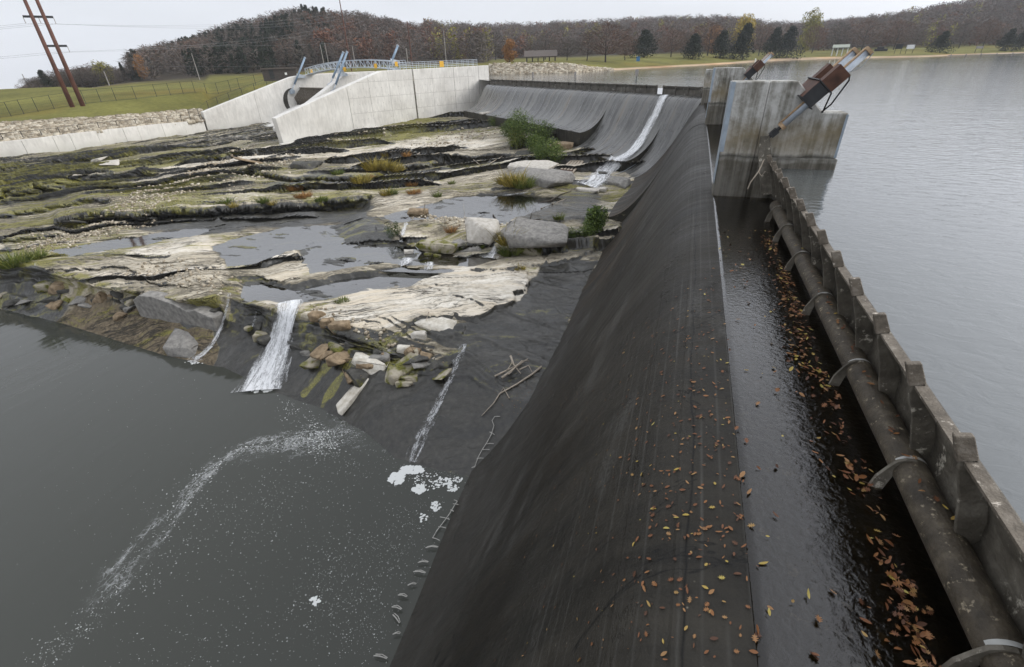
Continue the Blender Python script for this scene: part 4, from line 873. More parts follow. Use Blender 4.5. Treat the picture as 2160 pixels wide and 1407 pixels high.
# apron slab between the walls
tag(MB().prism([(-1.5, 36.1), (7, 36.1), (7, .8), (0, .8)], _u, _n, S(0, 0, -9), UZ*1.12).build('bay_floor', M['newc']), 'pale greenish concrete floor slab between the two sloping walls', 'slab')
# blue-grey cylinders
def strut(pb, pt, o, lab):
    a_, b_ = pxS(*pb, o), pxS(*pt, o); a3, b3 = S(a_[0], o, a_[1]), S(b_[0], o, b_[1]); d = (b3-a3)/np.linalg.norm(b3-a3)
    t = thing('gate_ram', lab, 'hydraulic cylinder', a3, 'blue grey rams on the concrete walls')
    MB().tube([a3+d*1.2, b3], .2, 12).build('cylinder', M['blue'], t, True); MB().tube([a3-d*.6, a3+d*1.3], .11, 10).build('rod', M['galv'], t, True); MB().tube([b3, b3+d*.12], .26, 12).build('end_cap', M['galv'], t)
    m_ = MB(); m_.prism([(-.5, -.6), (.45, -.5), (.7, .1), (.2, .5), (-.4, .2)], _u, UZ, a3-d*.5-_n*.2, _n*.4); m_.build('lever', M['edge'], t)
    g_ = MB(); c = a3+d*np.linalg.norm(b3-a3)*.5; g_.prism([(-.5, 0), (1.3, -.4), (1.4, -.9), (-.5, -.9)], _u, UZ, c-_n*.15, _n*.3); g_.build('bracket', M['galv'], t)
    return t
strut((617, 188), (643, 122), 35.7, 'blue grey ram farthest left, over the far sloping wall'); strut((704, 190), (732, 110), 16.8, 'right hand ram of the close pair on the middle pier')
strut((697, 176), (724, 111), 19.3, 'left hand ram of the close pair on the middle pier'); strut((818, 150), (839, 97), 2.2, 'blue grey ram standing above the nearest pale wall, by the footbridge end')
# arched footbridge
t = thing('footbridge', 'grey arched lattice footbridge crossing the gate bays', 'footbridge', S(24, 18, 1.6))
BO = np.linspace(36.6, 1.2, 27); zb = lambda o: 1.45+.75*(36.6-o)/35.4*.9+1.0*(1-((o-18.9)/17.7)**2)*.8
dk = MB(); 
for i in range(26): dk.beam(S(24, BO[i], zb(BO[i])), S(24, BO[i+1], zb(BO[i+1])), 1.5, .12, up=UZ)
dk.build('deck', M['galv'], t)
for sx_ in (23.2, 24.8):
    MB().tube([S(sx_, o_, zb(o_)+1.25) for o_ in BO], .09, 6).build('top_chord', M['galv'], t); MB().tube([S(sx_, o_, zb(o_)+.02) for o_ in BO], .1, 6).build('bottom_chord', M['galv'], t)
    lt = MB()
    for i in range(27):
        lt.tube([S(sx_, BO[i], zb(BO[i])), S(sx_, BO[i], zb(BO[i])+1.25)], .05, 5, False)
        if i < 26: lt.tube([S(sx_, BO[i], zb(BO[i])), S(sx_, BO[i+1], zb(BO[i+1])+1.25)] if i % 2 else [S(sx_, BO[i], zb(BO[i])+1.25), S(sx_, BO[i+1], zb(BO[i+1]))], .045, 5, False)
    lt.build('lattice', M['galv'], t)['kind'] = 'stuff'
# railings
def railing(P, lab, h=1.15, n=14, grp=None):
    P = [np.asarray(p) for p in P]; t = thing('railing', lab, 'railing', P[0])
    for k in (h, h*.75, h*.5, h*.25):
        MB().tube([p+UZ*k for p in P], .035, 5).build('rail', M['galv'], t)
    L = np.linspace(0, 1, n); p0 = None
    for x in L:
        p = P[0]+(P[-1]-P[0])*x
        if p0 is None: p0 = MB().tube([p, p+UZ*(h+.02)], .04, 5).build('post', M['galv'], t); f0 = p
        else: c = p0.copy(); COL.objects.link(c); c.parent = t; c.location = p0.location+Vector(p-f0)
    return t
railing([S(25, .25, 2.05), S(43.2, .25, 2.22)], 'metal railing along the outer edge of the nearest pale wall'); railing([S(25, 1.4, 2.05), S(43.2, 1.4, 2.22)], 'metal railing along the inner edge of the nearest pale wall')
railing([S(22.6, 1.2, 2.0), S(26, 1.0, 2.05)], 'short taller railing where the footbridge lands on the wall', 1.5, 6)
for px, py, o_, lab in ((931.5, 135, .2, 'large orange sign on the wall railing'), (836, 135, .8, 'small orange sign at the right end of the footbridge'), (727, 146, 17.0, 'orange sign on the middle of the footbridge'), (657, 150, 35.2, 'small yellow sign at the far left end of the footbridge'), (792, 139, 6.0, 'faded yellow sign hung on the right part of the footbridge')):
    a_ = pxS(px, py, o_); big = px > 900
    tag(MB().box(S(a_[0], o_, a_[1]), (1.0 if big else .6, .05, 1.0 if big else .75), [_u, _n, UZ]).build('sign', M['yellow_p']), lab, 'sign')

# ================================================================== RETAINING WALL, RIPRAP, BUILDING, FENCES, POLES
wl = [(-400, 372, 338), (-200, 354, 320), (0, 333, 300), (60, 326.5, 294), (125, 319, 286.5), (160, 314.5, 281.5), (215, 307, 275), (270, 300, 269), (300, 296, 265.5), (350, 289, 260.5), (395, 282, 256.5), (436, 275.5, 252)]
rt = thing('retaining_wall', 'low pale concrete retaining wall below the stone bank', 'wall', at(215, 307, -7.8))
for i in range(len(wl)-1):
    a, b_ = at(wl[i][0], wl[i][1], -7.8), at(wl[i+1][0], wl[i+1][1], -7.8); za, zb_ = zcol(wl[i][0], wl[i][2], Dof(a)), zcol(wl[i+1][0], wl[i+1][2], Dof(b_))
    d = (b_-a)/np.linalg.norm(b_-a); nn = np.array([-d[1], d[0], 0]); nn = nn if nn @ a > 0 else -nn; g_ = .025*(i % 2)
    m_ = MB(); A_, B_ = a+d*.02-nn*g_, b_-d*.02-nn*g_; V = [A_-UZ*1.5, B_-UZ*1.5, np.array([B_[0], B_[1], zb_]), np.array([A_[0], A_[1], za])]; V += [v+nn*.7 for v in V]
    m_.add(V, [(0, 1, 2, 3), (7, 6, 5, 4), (3, 2, 6, 7), (0, 3, 7, 4), (1, 5, 6, 2)]); m_.build('wall_panel', M['newc'], rt)
def stones(name, pts, sz, mat=M['stone'], flat_=.75):
    n = len(pts); cube = np.array([(a, b_, c) for a in (-1, 1) for b_ in (-1, 1) for c in (-1, 1)], float)*.5
    V = cube[None]*(.75+.5*RNG.random((n, 8, 3)))*np.array([1, .8, flat_])*np.asarray(sz).reshape(-1, 1, 1)
    a = RNG.random(n)*6.28; b_ = (RNG.random(n)-.5)*1.1; ca, sa, cb, sb = np.cos(a), np.sin(a), np.cos(b_), np.sin(b_)
    x, y, z = V[..., 0].copy(), V[..., 1].copy(), V[..., 2].copy(); x, z = x*cb[:, None]-z*sb[:, None], x*sb[:, None]+z*cb[:, None]; x, y = x*ca[:, None]-y*sa[:, None], x*sa[:, None]+y*ca[:, None]
    V = np.stack([x, y, z], -1)+np.asarray(pts)[:, None]; F0 = np.array([(0, 1, 3, 2), (4, 6, 7, 5), (0, 4, 5, 1), (2, 3, 7, 6), (0, 2, 6, 4), (1, 5, 7, 3)])
    return mesh_np(name, V.reshape(-1, 3), (F0[None]+8*np.arange(n)[:, None, None]).reshape(-1, 4), mat)
pts = []; sz = []
for _ in range(5200):
    px = RNG.uniform(-330, 424); d, z = gcol(px); q = RNG.random(); D = d[0]+(d[1]-d[0])*q; pts.append(pcol(px, D, z[0]+(z[1]-z[0])*q)+[0, 0, .05]); sz.append(RNG.uniform(.35, .95))
tag(stones('riprap', pts, sz), 'pale broken riprap stone bank above the low retaining wall', 'riprap', kind='stuff')
pts = []; sz = []
for _ in range(2600):
    px = RNG.uniform(1036, 1290); d, z = gcol(px); q = RNG.random(); 
    if px > 1200 and q > 1-(px-1200)/130: continue
    D = d[1]-1+(d[2]-d[1]+1)*q; pts.append(pcol(px, D, z[1]-.3+(z[2]-z[1]+.3)*q)+[0, 0, .05]); sz.append(RNG.uniform(.5, 1.3))
tag(stones('riprap', pts, sz), 'pale riprap stones along the far shore below the picnic shelter', 'riprap', kind='stuff')
def vframe(px, D):
    p = gpt(px, D); f = p*[1, 1, 0]; f /= np.linalg.norm(f); return p, np.array([f[1], -f[0], 0]), f
p, rr, ff = vframe(594, 146); k = 146/1323*1.22
b = thing('control_building', 'low dark brown flat roofed building behind the far end of the footbridge', 'building', p)
zt_, zb_ = zcol(594, 143, 146), zcol(594, 168, 146); p = p*[1, 1, 0]; MB().box(p+UZ*((zt_+zb_)/2-.2), (58*k, 5, zt_-zb_), [rr, ff, UZ]).build('wall', M['brownwall'], b); MB().box(p+UZ*(zt_-.1), (61*k, 5.6, .3), [rr, ff, UZ]).build('roof', M['sandy'], b); MB().box(p-ff*2.6+rr*10*k+UZ*(zt_-1.3), (.5, .3, .5), [rr, ff, UZ]).build('wall_lamp', M['white_p'], b); MB().box(p-ff*2.53-rr*14*k+UZ*(zb_+1.3), (1., .08, 2.1), [rr, ff, UZ]).build('door', M['dark'], b)
def fence(posts, lab, hscale=1., barb=True):
    """posts: (px, D, height)"""
    B = [gpt(px, D) for px, D, h in posts]; t = thing('chain_link_fence', lab, 'fence', B[0])
    p0 = None
    for (px, D, h), bb in zip(posts, B):
        if p0 is None: p0 = MB().tube([bb-UZ*.2, bb+UZ*h], .055, 6).build('post', M['fence'], t); f0 = bb
        else: c = p0.copy(); COL.objects.link(c); c.parent = t; c.location = p0.location+Vector(bb-f0)
    h = posts[0][2]
    for q in (.98, .05): MB().tube([bb+UZ*h*q for bb in B], .022, 4).build('rail', M['fence'], t)
    m_ = MB()
    for (b0, b1) in zip(B[:-1], B[1:]):
        for s_ in np.linspace(0, 1, 9): m_.tube([b0+(b1-b0)*s_+UZ*.1, b0+(b1-b0)*s_+UZ*h*.97], .006, 3, False)
        for s_ in np.linspace(.1, .95, 6): m_.tube([b0+UZ*h*s_, b1+UZ*h*s_], .006, 3, False)
    m_.build('wire_mesh', M['fence'], t)['kind'] = 'stuff'
    return t
def Dat(px, py):      # distance along the ground column whose surface shows at py
    d, z = gcol(px); Dg = np.linspace(d[0], d[4], 300); zz = np.interp(Dg, d, z); e = np.array([zcol(px, py, D) for D in Dg])
    i = np.where(zz >= e)[0]; return Dg[i[0]] if len(i) else d[2]
fence([(px, gcol(px)[0][2], 2.5) for px in (-60, -18, 24, 51, 81, 115, 150, 182, 214, 246, 288, 331, 360, 387, 412, 437, 461, 487, 506, 540, 575)], 'long dark chain link fence crossing the grass bank, running behind the pole pair')
fence([(px, gcol(px)[0][0]+o_, 2.2) for px, o_ in ((404, .8), (424, .6), (443, 1.2), (463, 1.2), (487, 1.2), (514, 1.2), (540, 1.2), (566, 1.2), (590, 1.2))], 'dark chain link fence climbing beside the far sloping wall')
fence([(px, gcol(px)[0][0]+.5, 1.3) for px in (-80, -35, 10, 52, 92, 130, 170, 212, 250, 290, 322, 356, 385)], 'thin fence along the top of the low retaining wall')
# H-frame power pole
def polepts(px, py, D): return gpt(px, D) if py is None else atD(px, py, D)
t = thing('power_pole', 'pair of tall rust brown power poles joined by two crossarms, on the grass bank', 'power pole', gpt(158, 116))
tops = []
for (bx, by), (mx_, my_), (cx_, cy_) in (((148, 215), (66, 35), (94.5, 97)), ((170.5, 213), (86.5, 28), (116, 95))):
    D = 116; b3 = atD(bx, by, D); zt = zcol(mx_, my_, D); h3 = np.array([b3[0], b3[1], zt+7]); MB().tube([b3-UZ*.8, b3*[1, 1, 0]+UZ*(b3[2]+6), h3], [.36, .3, .2], 10).build('pole', M['pole'], t, True); tops.append((b3, zt, zcol(cx_, cy_, D)))
ia = []
for z_, ext in ((tops[0][1], 1.1), (tops[0][2], 1.3)):
    a, b_ = tops[0][0].copy(), tops[1][0].copy(); a[2] = b_[2] = z_; d = (b_-a)/np.linalg.norm(b_-a); a0_ = a-d*ext if z_ == tops[0][1] else a; MB().beam(a0_, b_+d*ext, .25, .3).build('crossarm', M['dark'], t)
    ends = [a0_, (a+b_)/2, b_+d*ext] if z_ == tops[0][1] else [a, b_+d*ext]
    for e_ in ends: MB().tube([e_-UZ*.1, e_-UZ*.9], .05, 5).build('insulator', M['greypole'], t); ia.append(e_-UZ*.9)
wi = thing('power_line', 'thin grey power wires strung from the brown pole pair over the bank', 'power line', ia[0])
far_ = atD(735, 20, 260)
for i, e_ in enumerate(ia):
    for tgt in (far_+np.array([i*1.5, 0, -i*1.2]), np.array([e_[0]-120, e_[1]-40, e_[2]+2])):
        MB().tube([e_*(1-s_)+tgt*s_-UZ*4*(s_*(1-s_))*2.2 for s_ in np.linspace(0, 1, 14)], .013, 4).build('wire', M['wire'], wi)
POLES = [(739, 133, 722, 0, 170, .16, 'pole', 'tall dark brown utility pole rising behind the middle pier'), (868.5, 128, 861, 45, 190, .2, 'pole', 'brown utility pole with crossarm above the wall railing'), (941, 128, 938.5, 64, 190, .13, 'greypole', 'slim grey pole behind the right end of the wall railing'),
         (423, 173, 407, 112, 230, .13, 'greypole', 'leaning pale pole at the foot of the wooded hill'), (232, 183, 219, 150, 230, .16, 'greypole', 'short pale pole in front of the yellow topped tree on the bank'), (684, 139, 675, 94, 185, .12, 'greypole', 'left of two thin poles behind the footbridge'), (694, 139, 686, 91, 190, .1, 'greypole', 'right of two thin poles behind the footbridge'),
         (749, 134, 743, 97, 185, .13, 'greypole', 'grey pole just right of the twin rams'), (860, 130, 857, 101, 185, .14, 'greypole', 'short grey pole beside the brown pole with crossarm'), (57, 178, 47, 156, 400, .25, 'greypole', 'far off lattice mast on the left horizon')]
for bx, by, tx, ty, D, r_, m_, lab in POLES:
    b3 = atD(bx, by, D); zt = zcol(tx, ty, D); t = thing('utility_pole', lab, 'pole', b3); MB().tube([b3-UZ*6, np.array([b3[0], b3[1], zt])], [r_*1.2, r_*.8], 7).build('pole', M[m_], t)
    if 'crossarm' in lab:
        f = b3*[1, 1, 0]/np.linalg.norm(b3[:2]); r3 = np.array([f[1], -f[0], 0]); q = np.array([b3[0], b3[1], zt-10.5]); MB().beam(q-r3*1.6, q+r3*1.6, .12, .14).build('crossarm', M[m_], t)
wi = thing('power_line', 'pair of thin wires running across the wooded hill to the dark brown pole', 'power line', atD(739, 80, 170))
for y0_, y1_ in ((94, 90), (139, 132)): MB().tube([atD(310, y0_, 250)*(1-s_)+atD(735, y1_, 170)*s_-UZ*2.5*s_*(1-s_) for s_ in np.linspace(0, 1, 12)], .018, 4).build('wire', M['wire'], wi)
#PART4
# ================================================================== TREES
def sliver_crown(n, h, wd, base=.25, sl=.10, sw=.009, seed=0, up=.6, power=.6, shape='round'):
    r = np.random.default_rng(seed); z = r.random(n); a = r.random(n)*6.283
    if shape == 'cone': rad = (1-z)**.8*wd*.5*(.75+.4*vnoise(z*7, a*1.2, seed)); zz = base*h+z*(1-base)*h
    else: rad = np.sqrt(np.clip(1-(2*z-1)**2, 0, 1))*wd*.5*(.72+.5*vnoise(z*4, a*1.3, seed)); zz = base*h+z*(1-base)*h*(.85+.25*vnoise(a*1.1, z*0, seed+3))
    q = r.random(n)**power; P = np.stack([rad*q*np.cos(a), rad*q*np.sin(a), zz], -1)
    d = np.stack([np.cos(a)*(.35+q*.6), np.sin(a)*(.35+q*.6), up*(1.2-q*.7)+.0*z], -1)+r.normal(0, .32, (n, 3)); d /= np.linalg.norm(d, axis=1)[:, None]
    s = np.cross(d, r.normal(0, 1, (n, 3))); s /= np.linalg.norm(s, axis=1)[:, None]; L = (sl*h*(.5+r.random(n)))[:, None]; W = (sw*h*(.6+.8*r.random(n)))[:, None]
    return np.stack([P-s*W, P+s*W, P+d*L], 1).reshape(-1, 3), np.arange(3*n).reshape(-1, 3)
def leaf_crown(n, h, wd, base=.3, size=.05, seed=0, shape='round', clumps=9):
    r = np.random.default_rng(seed); C = []
    for k in range(clumps):
        z = (k+.5)/clumps; a = r.random()*6.28; rd = (math.sqrt(max(0, 1-(2*z-1)**2)) if shape == 'round' else (1-z)**.75)*wd*.5*.62; C.append((rd*math.cos(a)*r.uniform(.4, 1), rd*math.sin(a)*r.uniform(.4, 1), (base+(.98-base)*z)*h, max(.12, (.30 if shape == 'round' else .34*(1-z)+.08))*wd))
    C = np.array(C); k = r.integers(0, clumps, n); v = r.normal(0, 1, (n, 3)); v /= np.linalg.norm(v, axis=1)[:, None]; P = C[k, :3]+v*(C[k, 3]*(.55+.5*r.random(n)))[:, None]*np.array([1, 1, .8])
    d = v+r.normal(0, .7, (n, 3)); d /= np.linalg.norm(d, axis=1)[:, None]; s = np.cross(d, r.normal(0, 1, (n, 3))); s /= np.linalg.norm(s, axis=1)[:, None]; z2 = np.cross(d, s); L = (size*h*(.5+r.random(n)))[:, None]
    return np.stack([P-s*L, P+z2*L*.8, P+s*L], 1).reshape(-1, 3), np.arange(3*n).reshape(-1, 3)
def limbs(h, wd, seed, n=9, r0=.022, top=.95, fork=.25):
    r = np.random.default_rng(seed); mb = MB(); ln = np.array([r.normal(0, .03)*h, r.normal(0, .03)*h, 0])
    mb.tube([(0, 0, -.3), tuple(ln*.3+[0, 0, fork*h]), tuple(ln+[0, 0, top*h])], [r0*h, r0*h*.75, r0*h*.12], 6, False)
    for k in range(n):
        z = fork+(top-fork-.1)*k/n; a = k*2.4+r.random(); L = wd*.5*(.6+.5*r.random())*(1-.4*(z-fork)); s0 = np.array([ln[0]*z, ln[1]*z, z*h]); e = s0+np.array([math.cos(a)*L, math.sin(a)*L, L*r.uniform(.5, 1.2)]); m_ = (s0+e)/2+np.array([0, 0, -.04*h]); rr_ = r0*h*.5*(1-.7*(z-fork))
        mb.tube([s0, m_, e], [rr_, rr_*.6, rr_*.15], 4, False)
        for _ in range(2):
            q = m_+(e-m_)*r.random(); mb.tube([q, q+np.array([r.normal()*L*.35, r.normal()*L*.35, L*.45])], [rr_*.4, rr_*.1], 3, False)
    return mb
TREES = {}
def proto(kind, seed):
    k = (kind, seed % 3)
    if k in TREES: return TREES[k]
    sd = seed % 3+hash(kind) % 1000*0+len(kind)*7; h = 10.
    if kind == 'bare': C = sliver_crown(1500, h, 8.6, .22, .095, .0052, sd); mt = M['twig']; T = limbs(h, 8, sd, 11, .02)
    elif kind == 'reddish': C = sliver_crown(1700, h, 8.8, .2, .085, .0055, sd+5); mt = M['twig2']; T = limbs(h, 8, sd, 11, .018)
    elif kind == 'cedar': C = leaf_crown(3200, h, 10.5, .12, .036, sd, 'cone', 15); mt = M['ever']; T = limbs(h, 5, sd, 6, .022, .85, .15)
    else: C = leaf_crown(2600, h, 8.4, .15, .036, sd, 'round', 13); mt = M[kind]; T = limbs(h, 6, sd, 9, .018)
    TREES[k] = (mesh_np('crown', C[0], C[1], mt).data, T.build('trunk', M['bark']).data)
    for nme in ('crown', 'trunk'):
        o = [x for x in bpy.data.objects if x.data in TREES[k]]
        for x in o: bpy.data.objects.remove(x)
    return TREES[k]
NT = [0]
def tree(kind, px, py, hp, wp, label, group=None, D=None):
    NT[0] += 1; D = D or Dat2(px, py); p = atD(px, py, D); s = D/1323*1.0*hp; # metres tall
    s = zcol(px, py-hp, D)-p[2]; wd = (atD(px+wp/2, py-hp*.4, D)-atD(px-wp/2, py-hp*.4, D)); wd = np.linalg.norm(wd)
    cm, tm_ = proto(kind, NT[0]); t = thing('tree', label, 'tree', p, group); t.scale = (wd/7.6, wd/7.6, s/10.); t.rotation_euler = (0, 0, NT[0]*1.7)
    for nme, me in (('crown', cm), ('trunk', tm_)):
        o = bpy.data.objects.new(nme, me); COL.objects.link(o); o.parent = t
def Dat2(px, py):
    d, z = gcol(px); Dg = np.linspace(d[2], d[6], 400); zz = np.interp(Dg, d, z); e = np.array([zcol(px, py, D) for D in Dg]); i = np.where(zz >= e)[0]
    return float(np.clip(Dg[i[0]] if len(i) else d[4]+20, d[2]+2, d[5]))
GP, GL = 'trees in the lakeside park', 'bare trees behind the grass bank'
for a in [('cedar', 1358, 122, 58, 52, 'dark cedar alone on the park lawn, just right of the bare trees'), ('cedar', 1461, 124, 52, 40, 'small lopsided dark cedar near the shore, left of the cedar group'), ('cedar', 1518, 122, 56, 42, 'dark cedar at the left of the pair under the yellow tree'),
          ('cedar', 1566, 126, 74, 50, 'tallest dark cedar of the pair, behind the far cylinder'), ('cedar', 1628, 122, 62, 38, 'left dark cedar of the touching pair right of the far cylinder'), ('cedar', 1658, 123, 66, 44, 'right dark cedar of the touching pair right of the far cylinder'),
          ('cedar', 1981, 112, 44, 44, 'single dark cedar leaning by the water on the right'), ('cedar', 2118, 108, 46, 40, 'broad dark cedar near the boat landing, left of the last one'), ('cedar', 2150, 107, 50, 40, 'dark cedar at the far right edge'),
          ('reddish', 1277, 131, 78, 84, 'large spreading bare tree in the middle of the park'), ('bare', 1238, 128, 56, 50, 'bare tree just left of the large spreading one'), ('reddish', 1318, 127, 50, 46, 'reddish bare tree between the spreading one and the lone cedar'), ('bare', 1196, 129, 46, 42, 'bare tree right of the picnic shelter'),
          ('reddish', 1415, 121, 58, 56, 'pinkish bare tree right of the lone cedar'), ('reddish', 1492, 118, 70, 66, 'broad tan bare tree behind the small cedars'), ('bare', 1442, 120, 48, 40, 'thin bare tree behind the small lopsided cedar'), ('reddish', 1600, 117, 62, 54, 'bare tree between the two cedar pairs'), ('reddish', 1712, 113, 58, 46, 'bare tree under the yellow green crown'), ('bare', 1762, 110, 60, 52, 'grey bare tree by the small pale roofed shelter'),
          ('reddish', 1816, 108, 66, 62, 'wide pinkish bare tree above the big cylinder tops'), ('reddish', 1884, 105, 62, 62, 'bare tree behind the landing signs'), ('bare', 1928, 104, 52, 46, 'grey bare tree right of the landing signs'), ('bare', 2022, 102, 56, 54, 'bare tree behind the single leaning cedar'), ('reddish', 2072, 100, 58, 52, 'bare tree behind the boat landing'),
          ('bare', 1150, 126, 52, 50, 'bare tree behind the picnic shelter'), ('bare', 1045, 127, 54, 48, 'bare tree left of the little orange tree'), ('bare', 1008, 128, 62, 56, 'grey bare tree above the right end of the wall'),
          ('orange', 1075, 133, 46, 30, 'little orange leaved tree by the picnic shelter'), ('yellow', 1559, 112, 74, 48, 'bright yellow tree behind the cedar pair'), ('olive', 1697, 110, 80, 46, 'yellow green tree rising above the park trees'), ('orange', 1500, 112, 52, 42, 'orange brown tree left of the bright yellow one')]:
    tree(*a, group=GP)
for i, (px, py, hp, wp, k) in enumerate([(62, 183, 18, 34, 'bare'), (84, 184, 22, 34, 'bare'), (122, 184, 34, 40, 'bare'), (150, 184, 36, 44, 'bare'), (178, 184, 38, 46, 'bare'), (205, 184, 38, 40, 'bare'), (240, 182, 40, 36, 'bare'), (136, 184, 40, 30, 'bare')]):
    tree(k, px, py, hp, wp, ['leftmost', 'second from the left', 'third from the left', 'fourth from the left', 'fifth from the left', 'sixth from the left', 'rightmost', 'tallest'][i]+' of the grey bare trees in the row beyond the left bank', GL, D=262)
tree('cedar', 99, 182, 34, 30, 'dark conifer standing in the row left of the brown poles', GL, 262); tree('olive', 228, 183, 50, 46, 'yellow topped tree at the right of the left tree row', GL, 268); tree('cedar', 267, 172, 40, 14, 'thin dark conifer between the tree row and the wooded hill', GL, 275)
tree('orange', 305, 166, 46, 30, 'orange brown tree at the left foot of the wooded hill', GL, 262); tree('bare', 290, 170, 50, 34, 'pale bare tree at the very end of the wooded hill', GL, 266)
# ---- hillside woods: one mass each kind
def wood(name, kindf, spots, mat, label):
    V = []; Fc = []; n0 = 0
    protos = [kindf(s) for s in range(5)]
    for i, (p, h, wd) in enumerate(spots):
        v, f = protos[i % 5]; a = RNG.random()*6.28; c, s_ = math.cos(a), math.sin(a); q = v*[wd/8, wd/8, h/10]; q = np.stack([q[:, 0]*c-q[:, 1]*s_, q[:, 0]*s_+q[:, 1]*c, q[:, 2]], -1)+p; V.append(q); Fc.append(f+n0); n0 += len(v)
    return tag(mesh_np(name, np.concatenate(V), np.concatenate(Fc), mat), label, 'woodland', kind='stuff')
sp = {'b': [], 'r': [], 'e': [], 'o': [], 'y': [], 'g': []}
for _ in range(5200):
    px = RNG.uniform(284, 2330); d, z = gcol(px); 
    if px < 400 and RNG.random() < .5: continue
    q = RNG.random()**.8; D = d[5]*.97+(d[7]*1.06-d[5]*.97)*q
    if px > 1000 and RNG.random() < .12: D = d[5]-RNG.random()*60
    if 1000 < px and D < d[5]*.9: continue
    zz = float(np.interp(D, d, z))-.6; p = pcol(px, D, zz); h = RNG.uniform(6.5, 10.5)*(1. if px < 900 else 1.35); v = fbm(px*.012, D*.02, 3, 77)+.5; u = RNG.random()
    if px < 700 and (v > .54 or (d[5] > D-12 and u < .5)) and u < .75: sp['e'].append((p, h*1.0, h*.62))
    elif u < .05 and px > 480: sp['o'].append((p, h*.95, h*.9))
    elif u < .085 and px > 900: sp['y'].append((p, h, h*.7))
    elif u < .38: sp['r'].append((p, h, h*.95))
    else: sp['b'].append((p, h, h*.95))
for _ in range(330):
    px = RNG.uniform(48, 282); D = RNG.uniform(264, 330); h = np.interp(px, [48, 80, 150, 215, 240, 270, 285], [3., 4.5, 6.5, 6.5, 6., 3.5, 5.])*RNG.uniform(.6, 1.1); sp['b' if RNG.random() < .8 else 'r'].append((pcol(px, D, ground_z(px, D)-.5), h+1.2, h*1.1))
for (px, D, k) in [(785, 275, 'o'), (700, 300, 'o'), (735, 320, 'o'), (1000, 330, 'o'), (925, 340, 'o'), (968, 300, 'o'), (682, 290, 'o'), (825, 300, 'o')]:
    for _ in range(3):
        pxx = px+RNG.uniform(-18, 18); sp[k].append((pcol(pxx, D, ground_z(pxx, D)), 10, 10))
wood('woodland', lambda s: sliver_crown(170, 10, 8, .1, .15, .013, 100+s), sp['b'], M['twig'], 'grey brown bare woods covering the hills across the whole background')
wood('woodland', lambda s: sliver_crown(170, 10, 8, .1, .14, .014, 200+s), sp['r'], M['twig2'], 'reddish brown bare woods mixed over the background hills')
wood('woodland', lambda s: leaf_crown(220, 10, 8, .05, .075, 300+s, 'cone', 7), sp['e'], M['ever'], 'dark conifers massed on the left wooded hill')
wood('woodland', lambda s: leaf_crown(170, 10, 8, .1, .07, 400+s, 'round', 7), sp['o'], M['russet'], 'russet leaved oaks scattered on the wooded hill')
if sp['y']: wood('woodland', lambda s: leaf_crown(150, 10, 8, .1, .06, 500+s, 'round', 7), sp['y'], M['olive'], 'dull yellow trees scattered in the far woods')

# ================================================================== PARK THINGS
p, rr, ff = vframe(1141, 205); D = 205; m_ = lambda px: (px-1141)/1323*D*1.03
zt, ze, zb_ = zcol(1141, 107, D), zcol(1141, 119.5, D), zcol(1141, 131, D); p = p*[1, 1, 0]; t = thing('picnic_shelter', 'open picnic shelter with a long brown gable roof by the riprap shore', 'shelter', p+UZ*zb_)
rf = MB(); e1, e2 = rr, UZ; rf.prism([(-3.6, ze-.15), (0, zt-.1), (3.6, ze-.15), (3.6, ze+.1), (0, zt+.15), (-3.6, ze+.1)], ff, UZ, p-rr*6.2, rr*12.2); rf.build('roof', M['sandy'], t)
for s_ in np.linspace(-5.3, 5.3, 6):
    for o_ in (-2.6, 2.6): MB().beam(p+rr*s_+ff*o_+UZ*(zb_-1.2), p+rr*s_+ff*o_+UZ*(ze+.2), .28, .28).build('post', M['brownwall'], t)
MB().box(p+UZ*(ze-.1)-ff*2.6, (11.4, .2, .3), [rr, ff, UZ]).build('beam', M['brownwall'], t)
for s_ in (-3.2, 0, 3.2): MB().box(p+rr*s_+UZ*(zb_+.3), (1.8, .8, .1), [rr, ff, UZ]).build('picnic_table', M['wood'], t)
def Dsh(px): return gcol(px)[0][3]
p, rr, ff = vframe(1764, 300); p = p*[1, 1, 0]; zt, ze, zb_ = zcol(1764, 95.5, 300), zcol(1764, 101, 300), zcol(1764, 110, 300); t = thing('small_shelter', 'small pale roofed shelter under bare trees across the lake', 'shelter', p+UZ*zb_)
MB().prism([(-3, ze-.1), (0, zt), (3, ze-.1), (3, ze+.15), (0, zt+.25), (-3, ze+.15)], ff, UZ, p-rr*3.4, rr*6.8).build('roof', M['green_roof'], t)
for s_ in (-3, -1., 1., 3):
    for o_ in (-2, 2): MB().beam(p+rr*s_+ff*o_+UZ*(zb_-1.5), p+rr*s_+ff*o_+UZ*ze, .3, .3).build('post', M['white_p'], t)
def board(px, py0, py1, wpx, D, mat, lab, name='signboard'):
    p, rr, ff = vframe(px, D); z0, z1 = zcol(px, py1, D), zcol(px, py0, D); p = p*[1, 1, 0]; k = wpx/1323*D*1.15; t = thing(name, lab, 'sign', p+UZ*z0)
    MB().box(p+UZ*(z0*.35+z1*.65), (k, .15, (z1-z0)*.7), [rr, ff, UZ]).build('panel', M[mat], t)
    for s_ in (-.42, .42): MB().beam(p+rr*k*s_+UZ*(z0-1), p+rr*k*s_+UZ*z1, .14, .14).build('post', M['brownwall'], t)
board(1884, 93.5, 108, 10, 262, 'blk', 'black notice board with pale edge at the boat landing'); board(1908, 95, 107, 11, 262, 'white_p', 'white notice board right of the black one at the boat landing'); board(2053, 97.5, 105, 9, 268, 'greypole', 'small grey board on the far right shore')
